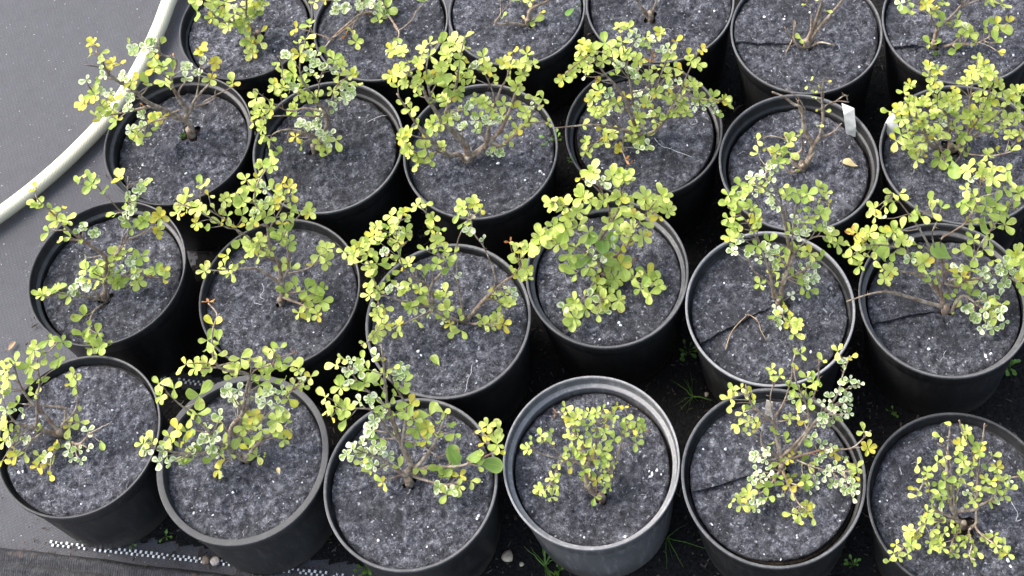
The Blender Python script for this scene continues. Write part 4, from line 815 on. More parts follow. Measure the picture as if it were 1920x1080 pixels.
# ------------------------------------------------------------------ weed mats
def ico(r, rnd, squash=0.7):
    t = (1 + 5 ** .5) / 2
    v = [(-1, t, 0), (1, t, 0), (-1, -t, 0), (1, -t, 0), (0, -1, t), (0, 1, t), (0, -1, -t), (0, 1, -t), (t, 0, -1), (t, 0, 1), (-t, 0, -1), (-t, 0, 1)]
    f = [(0, 11, 5), (0, 5, 1), (0, 1, 7), (0, 7, 10), (0, 10, 11), (1, 5, 9), (5, 11, 4), (11, 10, 2), (10, 7, 6), (7, 1, 8), (3, 9, 4), (3, 4, 2), (3, 2, 6), (3, 6, 8), (3, 8, 9), (4, 9, 5), (2, 4, 11), (6, 2, 10), (8, 6, 7), (9, 8, 1)]
    out = []
    for p in v:
        q = Vector(p).normalized() * r * rnd.uniform(0.7, 1.2)
        out.append(Vector((q.x, q.y, q.z * squash)))
    return out, f

_r = random.Random(77)
GRAINS = [mesh_of('perlite_grain', *ico(1.0, _r), M_PERLITE, False) for _ in range(5)]

GRAIN_MARKS = {'F4': [(1223, 889, 3.2), (1232, 882, 2.6), (1217, 884, 1.8), (1240, 890, 1.5), (1095, 1006, 1.8), (1172, 1006, 1.9)],
  'F1': [(36, 887, 3.4), (44, 885, 2.2), (152, 945, 1.6)], 'B5': [(1452, 81, 4.0), (1460, 77, 2.6), (1433, 31, 2.4), (1470, 35, 2.2), (1423, 68, 1.6), (1410, 56, 1.5)],
  'B6': [(1695, 65, 2.6), (1885, 70, 2.2), (1876, 87, 1.6)], 'D6': [(1742, 655, 2.4), (1848, 668, 3.0), (1858, 663, 2.2), (1650, 580, 1.6)], 'C3': [(1013, 322, 2.6), (1020, 327, 2.0), (985, 340, 1.8)],
  'D3': [(785, 660, 2.8), (790, 667, 2.0), (828, 540, 1.7)], 'F2': [(364, 963, 2.2), (400, 967, 1.8), (438, 925, 2.0), (567, 905, 1.4)], 'F5': [(1318, 842, 2.6), (1312, 852, 2.4), (1360, 843, 1.8), (1335, 985, 1.8), (1464, 1049, 1.7)],
  'F6': [(1650, 940, 2.0), (1890, 1050, 2.8), (1895, 1062, 2.2)], 'D4': [(1125, 640, 1.8), (1160, 605, 2.4), (1164, 612, 2.0)], 'F3': [(898, 968, 2.4), (895, 974, 1.6), (800, 1024, 1.8), (675, 923, 1.6)],
  'C1': [(268, 311, 2.0)], 'D5': [(1363, 590, 1.8), (1520, 660, 2.2), (1358, 531, 1.5)], 'B4': [(1340, 23, 2.2)], 'C2': [(510, 260, 1.6), (674, 220, 1.5)]}
FIBRE_MARKS = {'F6': [[(1897, 942), (1903, 956), (1909, 968), (1905, 976), (1914, 977)], [(1687, 875), (1690, 890)]], 'D3': [[(886, 684), (883, 700), (878, 712), (876, 728), (872, 738)]],
  'C4': [[(1228, 262), (1240, 275), (1258, 281), (1278, 289), (1298, 296)]], 'D2': [[(492, 531), (496, 545), (487, 556), (496, 562)], [(480, 570), (492, 572)]], 'C2': [[(690, 232), (710, 222), (728, 217)]],
  'B2': [[(560, 82), (572, 76)]], 'B1': [[(515, 82), (528, 76)]]}

def mat_height(p, key_seed):
    q = Vector((p.x, p.y, key_seed))
    return (0.0042 * noise.noise(q * 20) + 0.0026 * noise.noise(q * 55) + 0.0030 * noise.noise(q * 120) + 0.0018 * noise.noise(q * 260))

def build_mat(key, stem):
    x, y, R, shade, lip, w, depth, slit, mf = POTS[key]
    rnd = random.Random('mat' + key)
    zb = soil_z(key)
    ri = R - w - .0016
    if depth > .0165: ri -= .0052
    rm = ri * min(1.0, mf + .02)
    root = empty('weed_mat', (x, y, zb))
    tag(root, 'grey felt mat in the pot %s' % where(key), 'weed mat', 'felt mats covering the pots')
    s0 = Vector((stem.x - x, stem.y - y, 0))
    if s0.length > rm * .75: s0 = s0.normalized() * rm * .75
    off = Vector((rnd.uniform(-1, 1), rnd.uniform(-1, 1), 0)) * (ri - rm) * .8
    if key == 'F5': off = Vector((-.0025, .0040, 0))
    if key == 'D5': off = Vector((-.0022, .0005, 0))
    hole = rnd.uniform(.006, .009) if key not in ('C1', 'F6', 'C6') else .0125
    if slit:
        e = at(slit[0], slit[1], zb)
        ths = math.atan2(e.y - y - s0.y, e.x - x - s0.x)
    else:
        ths = rnd.uniform(0, 6.28)
    has = slit is not None
    NA, NR = 176, 46
    seed = rnd.uniform(0, 50)
    verts, faces = [], []
    lift = rnd.uniform(.0042, .0062) if has else 0.0
    over = math.radians(3.0) if has else 0.0
    cols = NA + 1 if has else NA
    wob = [rnd.uniform(-1, 1) for _ in range(3)]
    for i in range(cols):
        fr = i / NA
        th = ths + fr * (2 * math.pi + over)
        d = Vector((math.cos(th), math.sin(th), 0))
        Re = rm * (1 + .006 * math.sin(3 * th + wob[0] * 3) + .005 * math.sin(7 * th + wob[1] * 3) + .004 * noise.noise(Vector((th * 3, seed, 0))))
        up = lift * max(0.0, (fr - .86) / .14) ** 1.5 if has else 0.0
        dn = -.0012 * max(0.0, (.05 - fr) / .05) if has else 0.0
        a = s0 + d * hole * (1 + .25 * math.sin(4 * th))
        b = off + d * Re
        # ray from the stem towards the rim, kept inside the disc
        for j in range(NR):
            t = j / (NR - 1)
            p = a.lerp(b, t)
            wv = .035 * (noise.noise(Vector((t * 3.2, seed, 3))) - .3 * t) * min(1, t * 3) * (1 - t * .35)
            cw, sw = math.cos(wv), math.sin(wv)
            p = s0 + Vector(((p.x - s0.x) * cw - (p.y - s0.y) * sw, (p.x - s0.x) * sw + (p.y - s0.y) * cw, 0)) if t < .97 else p
            if p.length > rm * 1.004: p = p.normalized() * rm * 1.004
            z = mat_height(p, seed) + up * min(1, t * 2.5) + dn
            z += .0038 * max(0.0, noise.noise(Vector((math.cos(th) * 1.6, math.sin(th) * 1.6, seed + 9)))) * max(0.0, (t - .7) / .3)
            z -= .0022 * (1 - min(1, t * 6)) + .0018 * max(0.0, (t - .93) / .07) ** 2
            verts.append((p.x, p.y, z))
        q = verts[-1]
        verts.append((q[0], q[1], q[2] - .0045))
    m = NR + 1
    for i in range(cols if not has else cols - 1):
        i2 = (i + 1) % cols
        for j in range(m - 1):
            faces.append((i * m + j, i * m + j + 1, i2 * m + j + 1, i2 * m + j))
    if has:                                            # cut edge of the lifted flap
        base = (cols - 1) * m
        n0 = len(verts)
        for j in range(m):
            vx = verts[base + j]
            verts.append((vx[0], vx[1], vx[2] - .0050))
        for j in range(m - 1):
            faces.append((base + j + 1, base + j, n0 + j, n0 + j + 1))
    obj('felt_disc', mesh_of('felt_disc', verts, faces, M_FELT), root)
    def surf(px, py):
        p = Vector((px, py, 0))
        return mat_height(p, seed)
    # pale perlite grains
    for _ in range(rnd.randint(9, 17)):
        a = rnd.uniform(0, 6.28); rr = rm * math.sqrt(rnd.uniform(.05, .9))
        p = Vector((math.cos(a) * rr, math.sin(a) * rr, 0))
        o = obj('perlite_grain', rnd.choice(GRAINS), root, (p.x, p.y, surf(p.x, p.y) + .0005))
        s = rnd.uniform(.0007, .0017) * (1.5 if rnd.random() < .15 else 1)
        o.scale = (s, s * rnd.uniform(.6, 1.2), s)
        o.rotation_euler = (rnd.uniform(0, 3), rnd.uniform(0, 3), rnd.uniform(0, 6))
    # loose pale fibres
    for _ in range(rnd.randint(2, 4)):
        a = rnd.uniform(0, 6.28); rr = rm * math.sqrt(rnd.uniform(.1, .8))
        p = Vector((math.cos(a) * rr, math.sin(a) * rr, 0))
        hd = rnd.uniform(0, 6.28)
        pts = []
        for k in range(rnd.randint(5, 10)):
            pts.append(Vector((p.x, p.y, surf(p.x, p.y) + .0012 + .0006 * rnd.random())))
            hd += rnd.uniform(-1.0, 1.0)
            st = rnd.uniform(.001, .0024)
            p = p + Vector((math.cos(hd), math.sin(hd), 0)) * st
            if p.length > rm * .96: break
        if len(pts) < 3: continue
        v2, f2 = [], []
        tube(v2, f2, pts, [.00022] * len(pts), 4)
        obj('pale_fibre', mesh_of('pale_fibre', v2, f2, M_FIBRE), root)
    for (gx, gy, gr) in GRAIN_MARKS.get(key, ()):
        p = at(gx, gy, zb); p = Vector((p.x - x, p.y - y, 0))
        o = obj('perlite_grain', rnd.choice(GRAINS), root, (p.x, p.y, surf(p.x, p.y) + gr * .0005))
        o.scale = (gr * .001, gr * .001 * rnd.uniform(.6, .9), gr * .0007)
        o.rotation_euler = (0, 0, rnd.uniform(0, 6))
    for line in FIBRE_MARKS.get(key, ()):
        pts = []
        for fx, fy in line:
            p = at(fx, fy, zb); p = Vector((p.x - x, p.y - y, 0))
            pts.append(Vector((p.x, p.y, surf(p.x, p.y) + .0018)))
        P = smooth_path(pts, 3)
        P = [q + Vector((rnd.uniform(-1, 1), rnd.uniform(-1, 1), 0)) * .0006 for q in P]
        v2, f2 = [], []
        tube(v2, f2, P, [.00032] * len(P), 5)
        obj('pale_fibre', mesh_of('pale_fibre', v2, f2, M_FIBRE), root)
    # chips and specks too small to pick apart
    v2, f2 = [], []
    for _ in range(150):
        a = rnd.uniform(0, 6.28); rr = rm * .98 * math.sqrt(rnd.random())
        p = Vector((math.cos(a) * rr, math.sin(a) * rr, 0))
        z = surf(p.x, p.y) + .0002
        s = rnd.uniform(.0003, .0009) * (1.6 if rnd.random() < .12 else 1)
        e = rnd.uniform(0, 6.28); l = rnd.uniform(1, 3.2)
        c, sn = math.cos(e), math.sin(e)
        n0 = len(v2)
        for (ax, ay, az) in ((-l, -.5, 0), (l, -.5, .2), (l * .8, .6, 0), (-l * .7, .5, .3), (0, 0, 1.0)):
            v2.append((p.x + (ax * c - ay * sn) * s, p.y + (ax * sn + ay * c) * s, z + az * s))
        f2 += [(n0, n0 + 1, n0 + 4), (n0 + 1, n0 + 2, n0 + 4), (n0 + 2, n0 + 3, n0 + 4), (n0 + 3, n0, n0 + 4)]
    o = obj('fibre_litter', mesh_of('fibre_litter', v2, f2, M_SPECK, False), root)
    o['kind'] = 'stuff'
    return root

# ------------------------------------------------------------------ leaves
def leaf_mesh(kind, variant, rnd, mat=None):
    """spoon-shaped leaf of unit length along +Y, upper side +Z"""
    wid = {'L': .60, 'G': .64, 'V': .80, 'Y': .60, 'B': .58, 'O': .38, 'W': .5}[kind] * rnd.uniform(.9, 1.1)
    curl = rnd.uniform(-.18, .40); cup = rnd.uniform(.02, .42); bend = rnd.uniform(-.06, .06)
    ts = [0.0, .14, .30, .46, .62, .77, .89, .97, 1.0]
    ws = [.07, .24, .56, .84, 1.0, .98, .80, .47, .12]
    us = (-1.0, -.5, 0.0, .5, 1.0)
    verts, uvs, faces = [], [], []
    for t, w in zip(ts, ws):
        hw = w * wid * .5
        for u in us:
            z = cup * (abs(u) ** 1.6) * hw * 0.9 - curl * t * t * .55 + .05 * math.sin(t * 9 + variant) * abs(u)
            verts.append((u * hw + bend * t * t, t, z)); uvs.append((u, t))
    n = len(us)
    for i in range(len(ts) - 1):
        for j in range(n - 1):
            faces.append((i * n + j, i * n + j + 1, (i + 1) * n + j + 1, (i + 1) * n + j))
    return mesh_of('leaf', verts, faces, mat or M_LEAF[kind], True, uvs)

_r = random.Random(9)
LEAVES = {k: [leaf_mesh(k, i, _r) for i in range(9)] for k in 'LGVYBO'}
WEED_LEAVES = [leaf_mesh('W', i, _r, M_WEED) for i in range(4)]
LEN = {'L': .0128, 'G': .0138, 'V': .0090, 'Y': .0120, 'B': .0270, 'O': .0090}

def frame(direction, normal):
    y = direction.normalized()
    z = normal - y * normal.dot(y)
    if z.length < 1e-4: z = Vector((0.3, 0.2, 1)) - y * y.z
    z.normalize()
    x = y.cross(z)
    return Matrix(((x.x, y.x, z.x, 0), (x.y, y.y, z.y, 0), (x.z, y.z, z.z, 0), (0, 0, 0, 1)))

SCALE = {'F1': .92, 'F2': 1.0, 'F3': .92, 'F4': .64, 'F5': .74, 'F6': .70, 'D1': .95, 'D2': .92, 'D3': .84, 'D4': 1.10, 'D5': .84, 'D6': .97,
         'C1': 1.0, 'C2': .92, 'C3': .88, 'C4': .82, 'C5': .50, 'C6': .80, 'B1': 1.0, 'B2': .95, 'B3': 1.0, 'B4': 1.0, 'B5': .62, 'B6': 1.0}
THICK = {'C3': 1.55, 'C1': 1.45, 'C5': 1.35, 'F1': 1.2, 'F3': 1.2, 'D6': 1.2, 'B5': 1.2, 'F4': 1.1, 'F6': .85}
SHRUB_LABEL = {
 'F1': 'loose green and cream shrub with a forked grey stem, leftmost pot of the front row',
 'F2': 'lime shrub with a dense cream cluster, in the wide rimmed pot',
 'F3': 'open shrub with several large plain green leaves at its right, third in the front row',
 'F4': 'low compact yellow green shrub in the scuffed grey pot',
 'F5': 'twiggy shrub with many white edged leaves in the fifth pot of the front row',
 'F6': 'small leaved yellow green shrub in the lower right corner pot',
 'D1': 'green shrub with one shoot drooping over the near rim, leftmost of the second row',
 'D2': 'shrub arching its long leafy shoots to the upper left, second pot of the second row',
 'D3': 'leggy lime shrub with long bare stems at its right, third in the second row',
 'D4': 'lush shrub with the largest glossy lime leaves of all',
 'D5': 'pale edged shrub leaning far over the pot behind it, fifth in the second row',
 'D6': 'spreading shrub with a white flecked rosette at its lower right, rightmost of the second row',
 'C1': 'open shrub on a mossy stump with orange yellow tips, reaching over the hose',
 'C2': 'shrub of dense cream variegated clusters, second in the third row',
 'C3': 'thick trunked yellow green shrub forking low, third in the third row',
 'C4': 'dense lime shrub with orange dry shoots, fourth in the third row',
 'C5': 'nearly bare pruned shrub of grey stems beside the standing white tag',
 'C6': 'bushy bright lime shrub in the rightmost pot of the third row',
 'B1': 'lime shrub at the top edge beside the hose, leftmost of the back row',
 'B2': 'cream variegated shrub with long pale twigs, second in the back row',
 'B3': 'cut back shrub with a short forked stem, third in the back row',
 'B4': 'shrub with one slanting bare stem at the top edge, fourth in the back row',
 'B5': 'shrub of several upright bare grey stems, fifth in the back row',
 'B6': 'shrub with an elbow bent trunk, rightmost of the back row',
}

def build_shrub(key):
    base_s, branches, ros = PLANTS[key]
    rnd = random.Random('shrub' + key)
    zb = soil_z(key)
    bx, by = (float(t) for t in base_s.split(','))
    B = at(bx, by, zb)
    px_, py_, R_ = POTS[key][:3]
    c = Vector((px_, py_, zb))
    if (B - c).length > R_ * .7: B = c + (B - c).normalized() * R_ * .7
    away = Vector((0.0, 1.0, 0.0))
    def height(px, py):
        g = at(px, py, zb) - B
        return min(.21, .40 * g.length + .78 * max(0.0, g.dot(away)))
    def lift(px, py, dz=0.0):
        h = max(.002, height(px, py) + dz)
        return at(px, py, zb + h) - B
    root = empty('shrub', B)
    tag(root, SHRUB_LABEL[key], 'shrub', 'barberry shrubs growing in the pots')
    th = THICK.get(key, 1.0)
    # branch skeletons: each starts at the base or on the earlier branch nearest to its first point
    paths = []
    for bi, s in enumerate(branches):
        pts = [lift(*(float(t) for t in w.split(','))) for w in s.split()]
        start = Vector((0, 0, -.012))
        best = None
        for P, Rr in paths:
            for i, q in enumerate(P):
                d = (q - pts[0]).length
                if best is None or d < best[0]: best = (d, q, Rr[i])
        r0 = .0036 * th
        if best and best[0] < max(.010, pts[0].length * .55):
            start = best[1].copy(); r0 = min(r0, best[2] * .85)
        elif bi: r0 *= rnd.uniform(.6, .8)
        full = [start] + pts
        full = [full[0]] + [p + Vector((rnd.uniform(-1, 1), rnd.uniform(-1, 1), rnd.uniform(-1, 1))) * .0016 for p in full[1:]]
        P = smooth_path(full, 5)
        L = [0.0]
        for i in range(1, len(P)): L.append(L[-1] + (P[i] - P[i - 1]).length)
        tot = max(L[-1], 1e-4)
        Rr = [max(.00085, r0 * (1 - .78 * (l / tot) ** .8)) * rnd.uniform(.9, 1.12) for l in L]
        paths.append((P, Rr))
    geo = []
    for P, Rr in paths:
        v, f = [], []
        tube(v, f, P, Rr, 7)
        # nodes with short spines and spurs
        for i in range(3, len(P) - 1):
            if rnd.random() < .35:
                d = Vector((rnd.uniform(-1, 1), rnd.uniform(-1, 1), rnd.uniform(-.2, 1))).normalized()
                tube(v, f, [P[i], P[i] + d * rnd.uniform(.003, .007)], [.0005, .00012], 4)
        geo.append((v, f))
    # rosettes: marks that lie close together are one whorl of leaves
    leaves = [[] for _ in paths]
    sc = SCALE[key]
    marks = []
    for tok in ros.split():
        a, b, kd = tok.split(',')
        if key in ('D4', 'C3', 'C4') and kd[0] == 'L' and rnd.random() < .16: continue
        marks.append((float(a), float(b), kd[0], int(kd[1]), 1.32 if kd.endswith('+') else 1.0))
    whorls = []
    for mk in marks:
        for wh_ in whorls:
            if mk[2] in 'BO' or wh_[0][2] in 'BO' or (mk[2] == 'V') != (wh_[0][2] == 'V'): continue
            cx = sum(q[0] for q in wh_) / len(wh_); cy = sum(q[1] for q in wh_) / len(wh_)
            if math.hypot(mk[0] - cx, mk[1] - cy) < 15.0 * sc and sum(q[3] for q in wh_) < 13:
                wh_.append(mk); break
        else:
            whorls.append([mk])
    for wh_ in whorls:
        px = sum(q[0] for q in wh_) / len(wh_); py = sum(q[1] for q in wh_) / len(wh_)
        kind0 = wh_[0][2]
        P3 = lift(px, py, rnd.uniform(-.008, .008))
        best = None
        for pi, (P, Rr) in enumerate(paths):
            for i in range(1, len(P)):
                d = (P[i] - P3).length
                if best is None or d < best[0]: best = (d, pi, i)
        d, pi, i = best
        P, Rr = paths[pi]
        q = P[max(1, i - (2 if d > .01 else 1))]
        if d > .004:
            mid = q.lerp(P3, .55) + Vector((rnd.uniform(-1, 1), rnd.uniform(-1, 1), rnd.uniform(-.5, 1))) * d * .12
            rr = min(Rr[i] * .75, .0012)
            pth = smooth_path([q, mid, P3], 3)
            tube(geo[pi][0], geo[pi][1], pth, [max(.00045, rr * (1 - .55 * k / (len(pth) - 1))) for k in range(len(pth))], 5)
        outw = (P3 - q); outw = outw.normalized() if outw.length > 1e-5 else Vector((0, 0, 1))
        axis = (Vector((0, -.30, 1.0)) + outw * .45 + Vector((rnd.uniform(-1, 1), rnd.uniform(-1, 1), rnd.uniform(-.3, .3))) * .34).normalized()
        if kind0 == 'O': axis = (outw + Vector((0, 0, .6)) + Vector((rnd.uniform(-1, 1), rnd.uniform(-1, 1), 0)) * .4).normalized()
        s1 = axis.cross(Vector((rnd.uniform(-1, 1), rnd.uniform(-1, 1), .1)))
        if s1.length < 1e-3: s1 = axis.cross(Vector((1, 0, 0)))
        s1.normalize(); s2 = axis.cross(s1)
        kinds = []
        for mk in wh_:
            n = mk[3]
            dense = key not in ('C5', 'B5')
            m = {1: 1, 2: 2, 3: 2, 4: 3, 5: 4, 6: 5}[n] if dense and mk[2] != 'V' else {1: 1, 2: 1, 3: 2, 4: 2 + (rnd.random() < .5), 5: 3, 6: 4}[n] if mk[2] != 'V' else max(1, round(n * .85))
            if mk[2] == 'B': m = 1
            kinds += [(mk[2] if mk[2] != 'L' or rnd.random() > .07 else 'Y', mk[4]) for _ in range(m)]
        rnd.shuffle(kinds)
        m = len(kinds)
        if m > 9: kinds = kinds[:9]; m = 9
        ph0 = rnd.uniform(0, 6.28)
        outer = min(m, 6)
        for k, (kind, bigf) in enumerate(kinds):
            inner = k >= outer
            ph = ph0 + 2 * math.pi * (k + rnd.uniform(-.2, .2) + (.5 if inner else 0)) / max(outer, 3)
            el = math.radians(rnd.uniform(0, 34)) if not inner else math.radians(rnd.uniform(40, 70))
            if m <= 2: el = math.radians(rnd.uniform(8, 55))
            if kind == 'O': el = math.radians(rnd.uniform(15, 60))
            if kind == 'B': el = math.radians(rnd.uniform(5, 35))
            dirv = (s1 * math.cos(ph) + s2 * math.sin(ph)) * math.cos(el) + axis * math.sin(el)
            ln = LEN[kind] * sc * bigf * rnd.uniform(.62, 1.2) * 1.05 * (.8 if inner else 1)
            M = Matrix.Translation(P3 + axis * (rnd.uniform(-.002, .001) + (.001 if inner else 0)) - dirv * ln * (.25 if m == 1 else 0)) @ frame(dirv, axis + Vector((rnd.uniform(-1, 1), rnd.uniform(-1, 1), 0)) * .2) @ Matrix.Diagonal((ln * rnd.uniform(.86, 1.12), ln, ln, 1))
            leaves[pi].append((ln, M, rnd.choice(LEAVES[kind])))
    # trunk collar at soil level
    v, f = [], []
    hgt = .010
    tube(v, f, smooth_path([Vector((0, 0, -.014)), Vector((rnd.uniform(-.001, .001), 0, 0)), Vector((0, rnd.uniform(-.001, .001), hgt))], 4),
         [(.0052 - .0017 * k / 8) * th for k in range(9)], 10)
    obj('trunk', mesh_of('trunk', v, f, M_BARK), root)
    allv = sorted((ln for L in leaves for (ln, _, _) in L), reverse=True)
    cut = allv[299] if len(allv) > 300 else 0
    left = 300
    rest_v, rest_f, rest_uv, rest_m, slot = [], [], [], [], []
    for pi, (v, f) in enumerate(geo):
        br = obj('branch', mesh_of('branch', v, f, M_BARK), root)
        for ln, M, me in leaves[pi]:
            if ln >= cut and left > 0:
                left -= 1
                o = bpy.data.objects.new('leaf', me)
                C.objects.link(o)
                o.parent = br
                o.matrix_basis = M
            else:
                n0 = len(rest_v)
                mt = me.materials[0]
                if mt not in slot: slot.append(mt)
                uvd = {lp.vertex_index: tuple(me.uv_layers[0].data[lp.index].uv) for lp in me.loops}
                for i, vv in enumerate(me.vertices):
                    rest_v.append(M @ vv.co); rest_uv.append(uvd[i])
                for pg in me.polygons:
                    rest_f.append(tuple(n0 + k for k in pg.vertices)); rest_m.append(slot.index(mt))
    if rest_v:
        me = mesh_of('foliage', rest_v, rest_f, None, True, rest_uv)
        for mt in slot: me.materials.append(mt)
        me.polygons.foreach_set('material_index', rest_m)
        o = obj('foliage', me, root)
        o['kind'] = 'stuff'
    return B

for key in PLANTS:
    B = build_shrub(key)
    build_mat(key, B)

# ------------------------------------------------------------------ small things
def plate(name, pts3, mat, thick=.0008):
    """thin bent plate through rows of (left, right) points"""
    verts, faces = [], []
    n = len(pts3)
    nr = (pts3[0][1] - pts3[0][0]).cross(pts3[1][0] - pts3[0][0]).normalized() * thick
    for sgn in (0, 1):
        for a, b in pts3:
            verts += [a + nr * sgn, b + nr * sgn]
    m = 2 * n
    for i in range(n - 1):
        faces.append((2 * i, 2 * i + 1, 2 * i + 3, 2 * i + 2))
        faces.append((m + 2 * i, m + 2 * i + 2, m + 2 * i + 3, m + 2 * i + 1))
        faces.append((2 * i, 2 * i + 2, m + 2 * i + 2, m + 2 * i))
        faces.append((2 * i + 1, m + 2 * i + 1, m + 2 * i + 3, 2 * i + 3))
    faces.append((0, m, m + 1, 1)); faces.append((2 * n - 2, 2 * n - 1, m + 2 * n - 1, m + 2 * n - 2))
    return obj(name, mesh_of(name, verts, faces, mat, False))

z5 = soil_z('C5')
tag(plate('plant_tag', [(at(1587, 254, z5 - .004), at(1604, 256, z5 - .004)), (at(1584, 232, z5 + .018), at(1605, 236, z5 + .018)),
                        (at(1582, 214, z5 + .034), at(1603, 218, z5 + .034)), (at(1578, 193, z5 + .044), at(1602, 203, z5 + .046))], M_TAG),
    'bent white plastic tag standing in the pot of the bare pruned shrub', 'plant tag', 'white plant tags')
z6 = soil_z('C6')
tag(plate('plant_tag', [(at(1665, 255, z6 - .004), at(1674, 255, z6 - .004)), (at(1658, 234, z6 + .012), at(1685, 238, z6 + .012)),
                        (at(1664, 222, z6 + .020), at(1681, 226, z6 + .020)), (at(1671, 212, z6 + .026), at(1677, 213, z6 + .026))], M_TAG),
    'small greyish plant tag leaning at the left rim of the bushy lime shrub', 'plant tag', 'white plant tags')
zf = soil_z('F5')
tag(plate('plant_tag', [(at(1434, 776, zf + .030), at(1446, 778, zf + .030)), (at(1435, 762, zf + .042), at(1448, 765, zf + .042)), (at(1437, 749, zf + .052), at(1449, 753, zf + .052))], M_TAG_OLD, .0012),
    'narrow weathered tag caught among the twigs of the white edged shrub', 'plant tag', 'white plant tags')

def lying(name, px, py, z, ln, yaw, me, label, cat, tilt=.15, group=None):
    p = at(px, py, z)
    o = obj(name, me, None, p)
    o.rotation_euler = (tilt, .1, yaw)
    o.scale = (ln, ln, ln)
    tag(o, label, cat, group)
    return o

lying('fallen_leaf', 824, 686, soil_z('D3') + .003, .017, math.radians(25), LEAVES['G'][1], 'single green leaf lying on the mat of the leggy lime shrub', 'leaf', .1, 'fallen leaves')
_r = random.Random(21)
dryl = leaf_mesh('Y', 2, _r, M_DRYLEAF)
lying('fallen_leaf', 1608, 312, soil_z('C5') + .003, .020, math.radians(60), dryl, 'dry curled yellow leaf on the mat of the bare pruned shrub', 'leaf', .3, 'fallen leaves')
lying('fallen_leaf', 524, 890, soil_z('F2') + .003, .009, math.radians(10), dryl, 'tiny pale leaf lying on the mat in the wide rimmed pot', 'leaf', .2, 'fallen leaves')
lying('fallen_leaf', 983, 37, soil_z('B3') + .003, .008, math.radians(10), dryl, 'tiny straw coloured leaf beside the short forked stem at the top edge', 'leaf', .2, 'fallen leaves')
lying('fallen_leaf', 12, 660, .003, .018, math.radians(-40), leaf_mesh('O', 1, _r, M_DRY), 'brown dry leaf on the bare cloth at the left edge', 'leaf', .1, 'fallen leaves')

def twig(pts, r, label, mat=M_DRY):
    v, f = [], []
    P = smooth_path([at(x, y, z) for x, y, z in pts], 4)
    tube(v, f, P, [r * (1 - .5 * i / len(P)) for i in range(len(P))], 6)
    return tag(obj('dead_twig', mesh_of('dead_twig', v, f, mat)), label, 'twig', 'dead twigs on the mats')

zz = soil_z('D5') + .003
twig([(1360, 656, zz), (1372, 622, zz + .002), (1396, 595, zz + .003), (1404, 590, zz + .003), (1421, 602, zz + .003), (1426, 618, zz + .001), (1437, 638, zz)], .0007, 'bent pale dead twig lying on the mat in the pale lipped pot')
zz = soil_z('B5') + .003
twig([(1474, 98, zz), (1486, 72, zz + .006), (1492, 40, zz + .012)], .0008, 'thin dry twig left of the upright bare stems in the back row')

# pebbles
def pebble(px, py, r, label, mat=M_STONE, squash=.65, seed=1):
    rnd = random.Random(seed)
    v, f = ico(1.0, rnd, squash)
    # one level of subdivision for a rounder stone
    v = list(v); cache = {}; nf = []
    def mid(a, b):
        kk = (min(a, b), max(a, b))
        if kk not in cache:
            cache[kk] = len(v); v.append((v[a] + v[b]) * .5 * 1.08)
        return cache[kk]
    for a, b, c_ in f:
        ab, bc, ca = mid(a, b), mid(b, c_), mid(c_, a)
        nf += [(a, ab, ca), (ab, b, bc), (ca, bc, c_), (ab, bc, ca)]
    p = at(px, py, r * .4)
    o = obj('pebble', mesh_of('pebble', [q * r for q in v], nf, mat), None, (p.x, p.y, r * squash * .62 + .0008))
    tag(o, label, 'pebble', 'pebbles on the ground cloth')

pebble(952, 1043, .0085, 'largest tan pebble, left of the scuffed grey pot', seed=3)
pebble(978, 1058, .0036, 'small round tan pebble just right of the largest one', seed=4)
pebble(386, 1050, .0058, 'grey brown lump at the end of the white thread line', mat_plain('stone_brown', (0.19, 0.15, 0.11), .9, .5, 200, .2, .002), seed=5)
pebble(404, 1053, .0068, 'pale lump touching the base of the wide rimmed pot', mat_plain('stone_pale', (0.33, 0.29, 0.25), .9, .5, 200, .2, .002), seed=6)
pebble(1325, 740, .0042, 'small pebble between the scuffed grey pot and the pale lipped pot', M_STONE, seed=7)

# weeds and grass in the gaps
def weed(px, py, z, n, ln, label, seed, el=(10, 55)):
    rnd = random.Random(seed)
    p = at(px, py, z)
    root = empty('weed', p)
    tag(root, label, 'weed', 'weeds in and between the pots')
    v, f = [], []
    tips = []
    for k in range(n):
        a = rnd.uniform(0, 6.28); rr = rnd.uniform(.2, 1.0) * ln * 1.1
        t = Vector((math.cos(a) * rr, math.sin(a) * rr, rnd.uniform(.3, 1.0) * ln))
        tube(v, f, [Vector((0, 0, -.003)), t * .5 + Vector((0, 0, ln * .15)), t], [.0005, .0004, .0003], 4)
        tips.append((t, a))
    obj('stem', mesh_of('weed_stem', v, f, M_GRASS), root)
    for t, a in tips:
        e = math.radians(rnd.uniform(*el))
        d = Vector((math.cos(a) * math.cos(e), math.sin(a) * math.cos(e), math.sin(e)))
        l = ln * rnd.uniform(.7, 1.2)
        o = bpy.data.objects.new('leaf', rnd.choice(WEED_LEAVES)); C.objects.link(o)
        o.parent = root
        o.matrix_basis = Matrix.Translation(t) @ frame(d, Vector((0, 0, 1))) @ Matrix.Diagonal((l, l, l, 1))

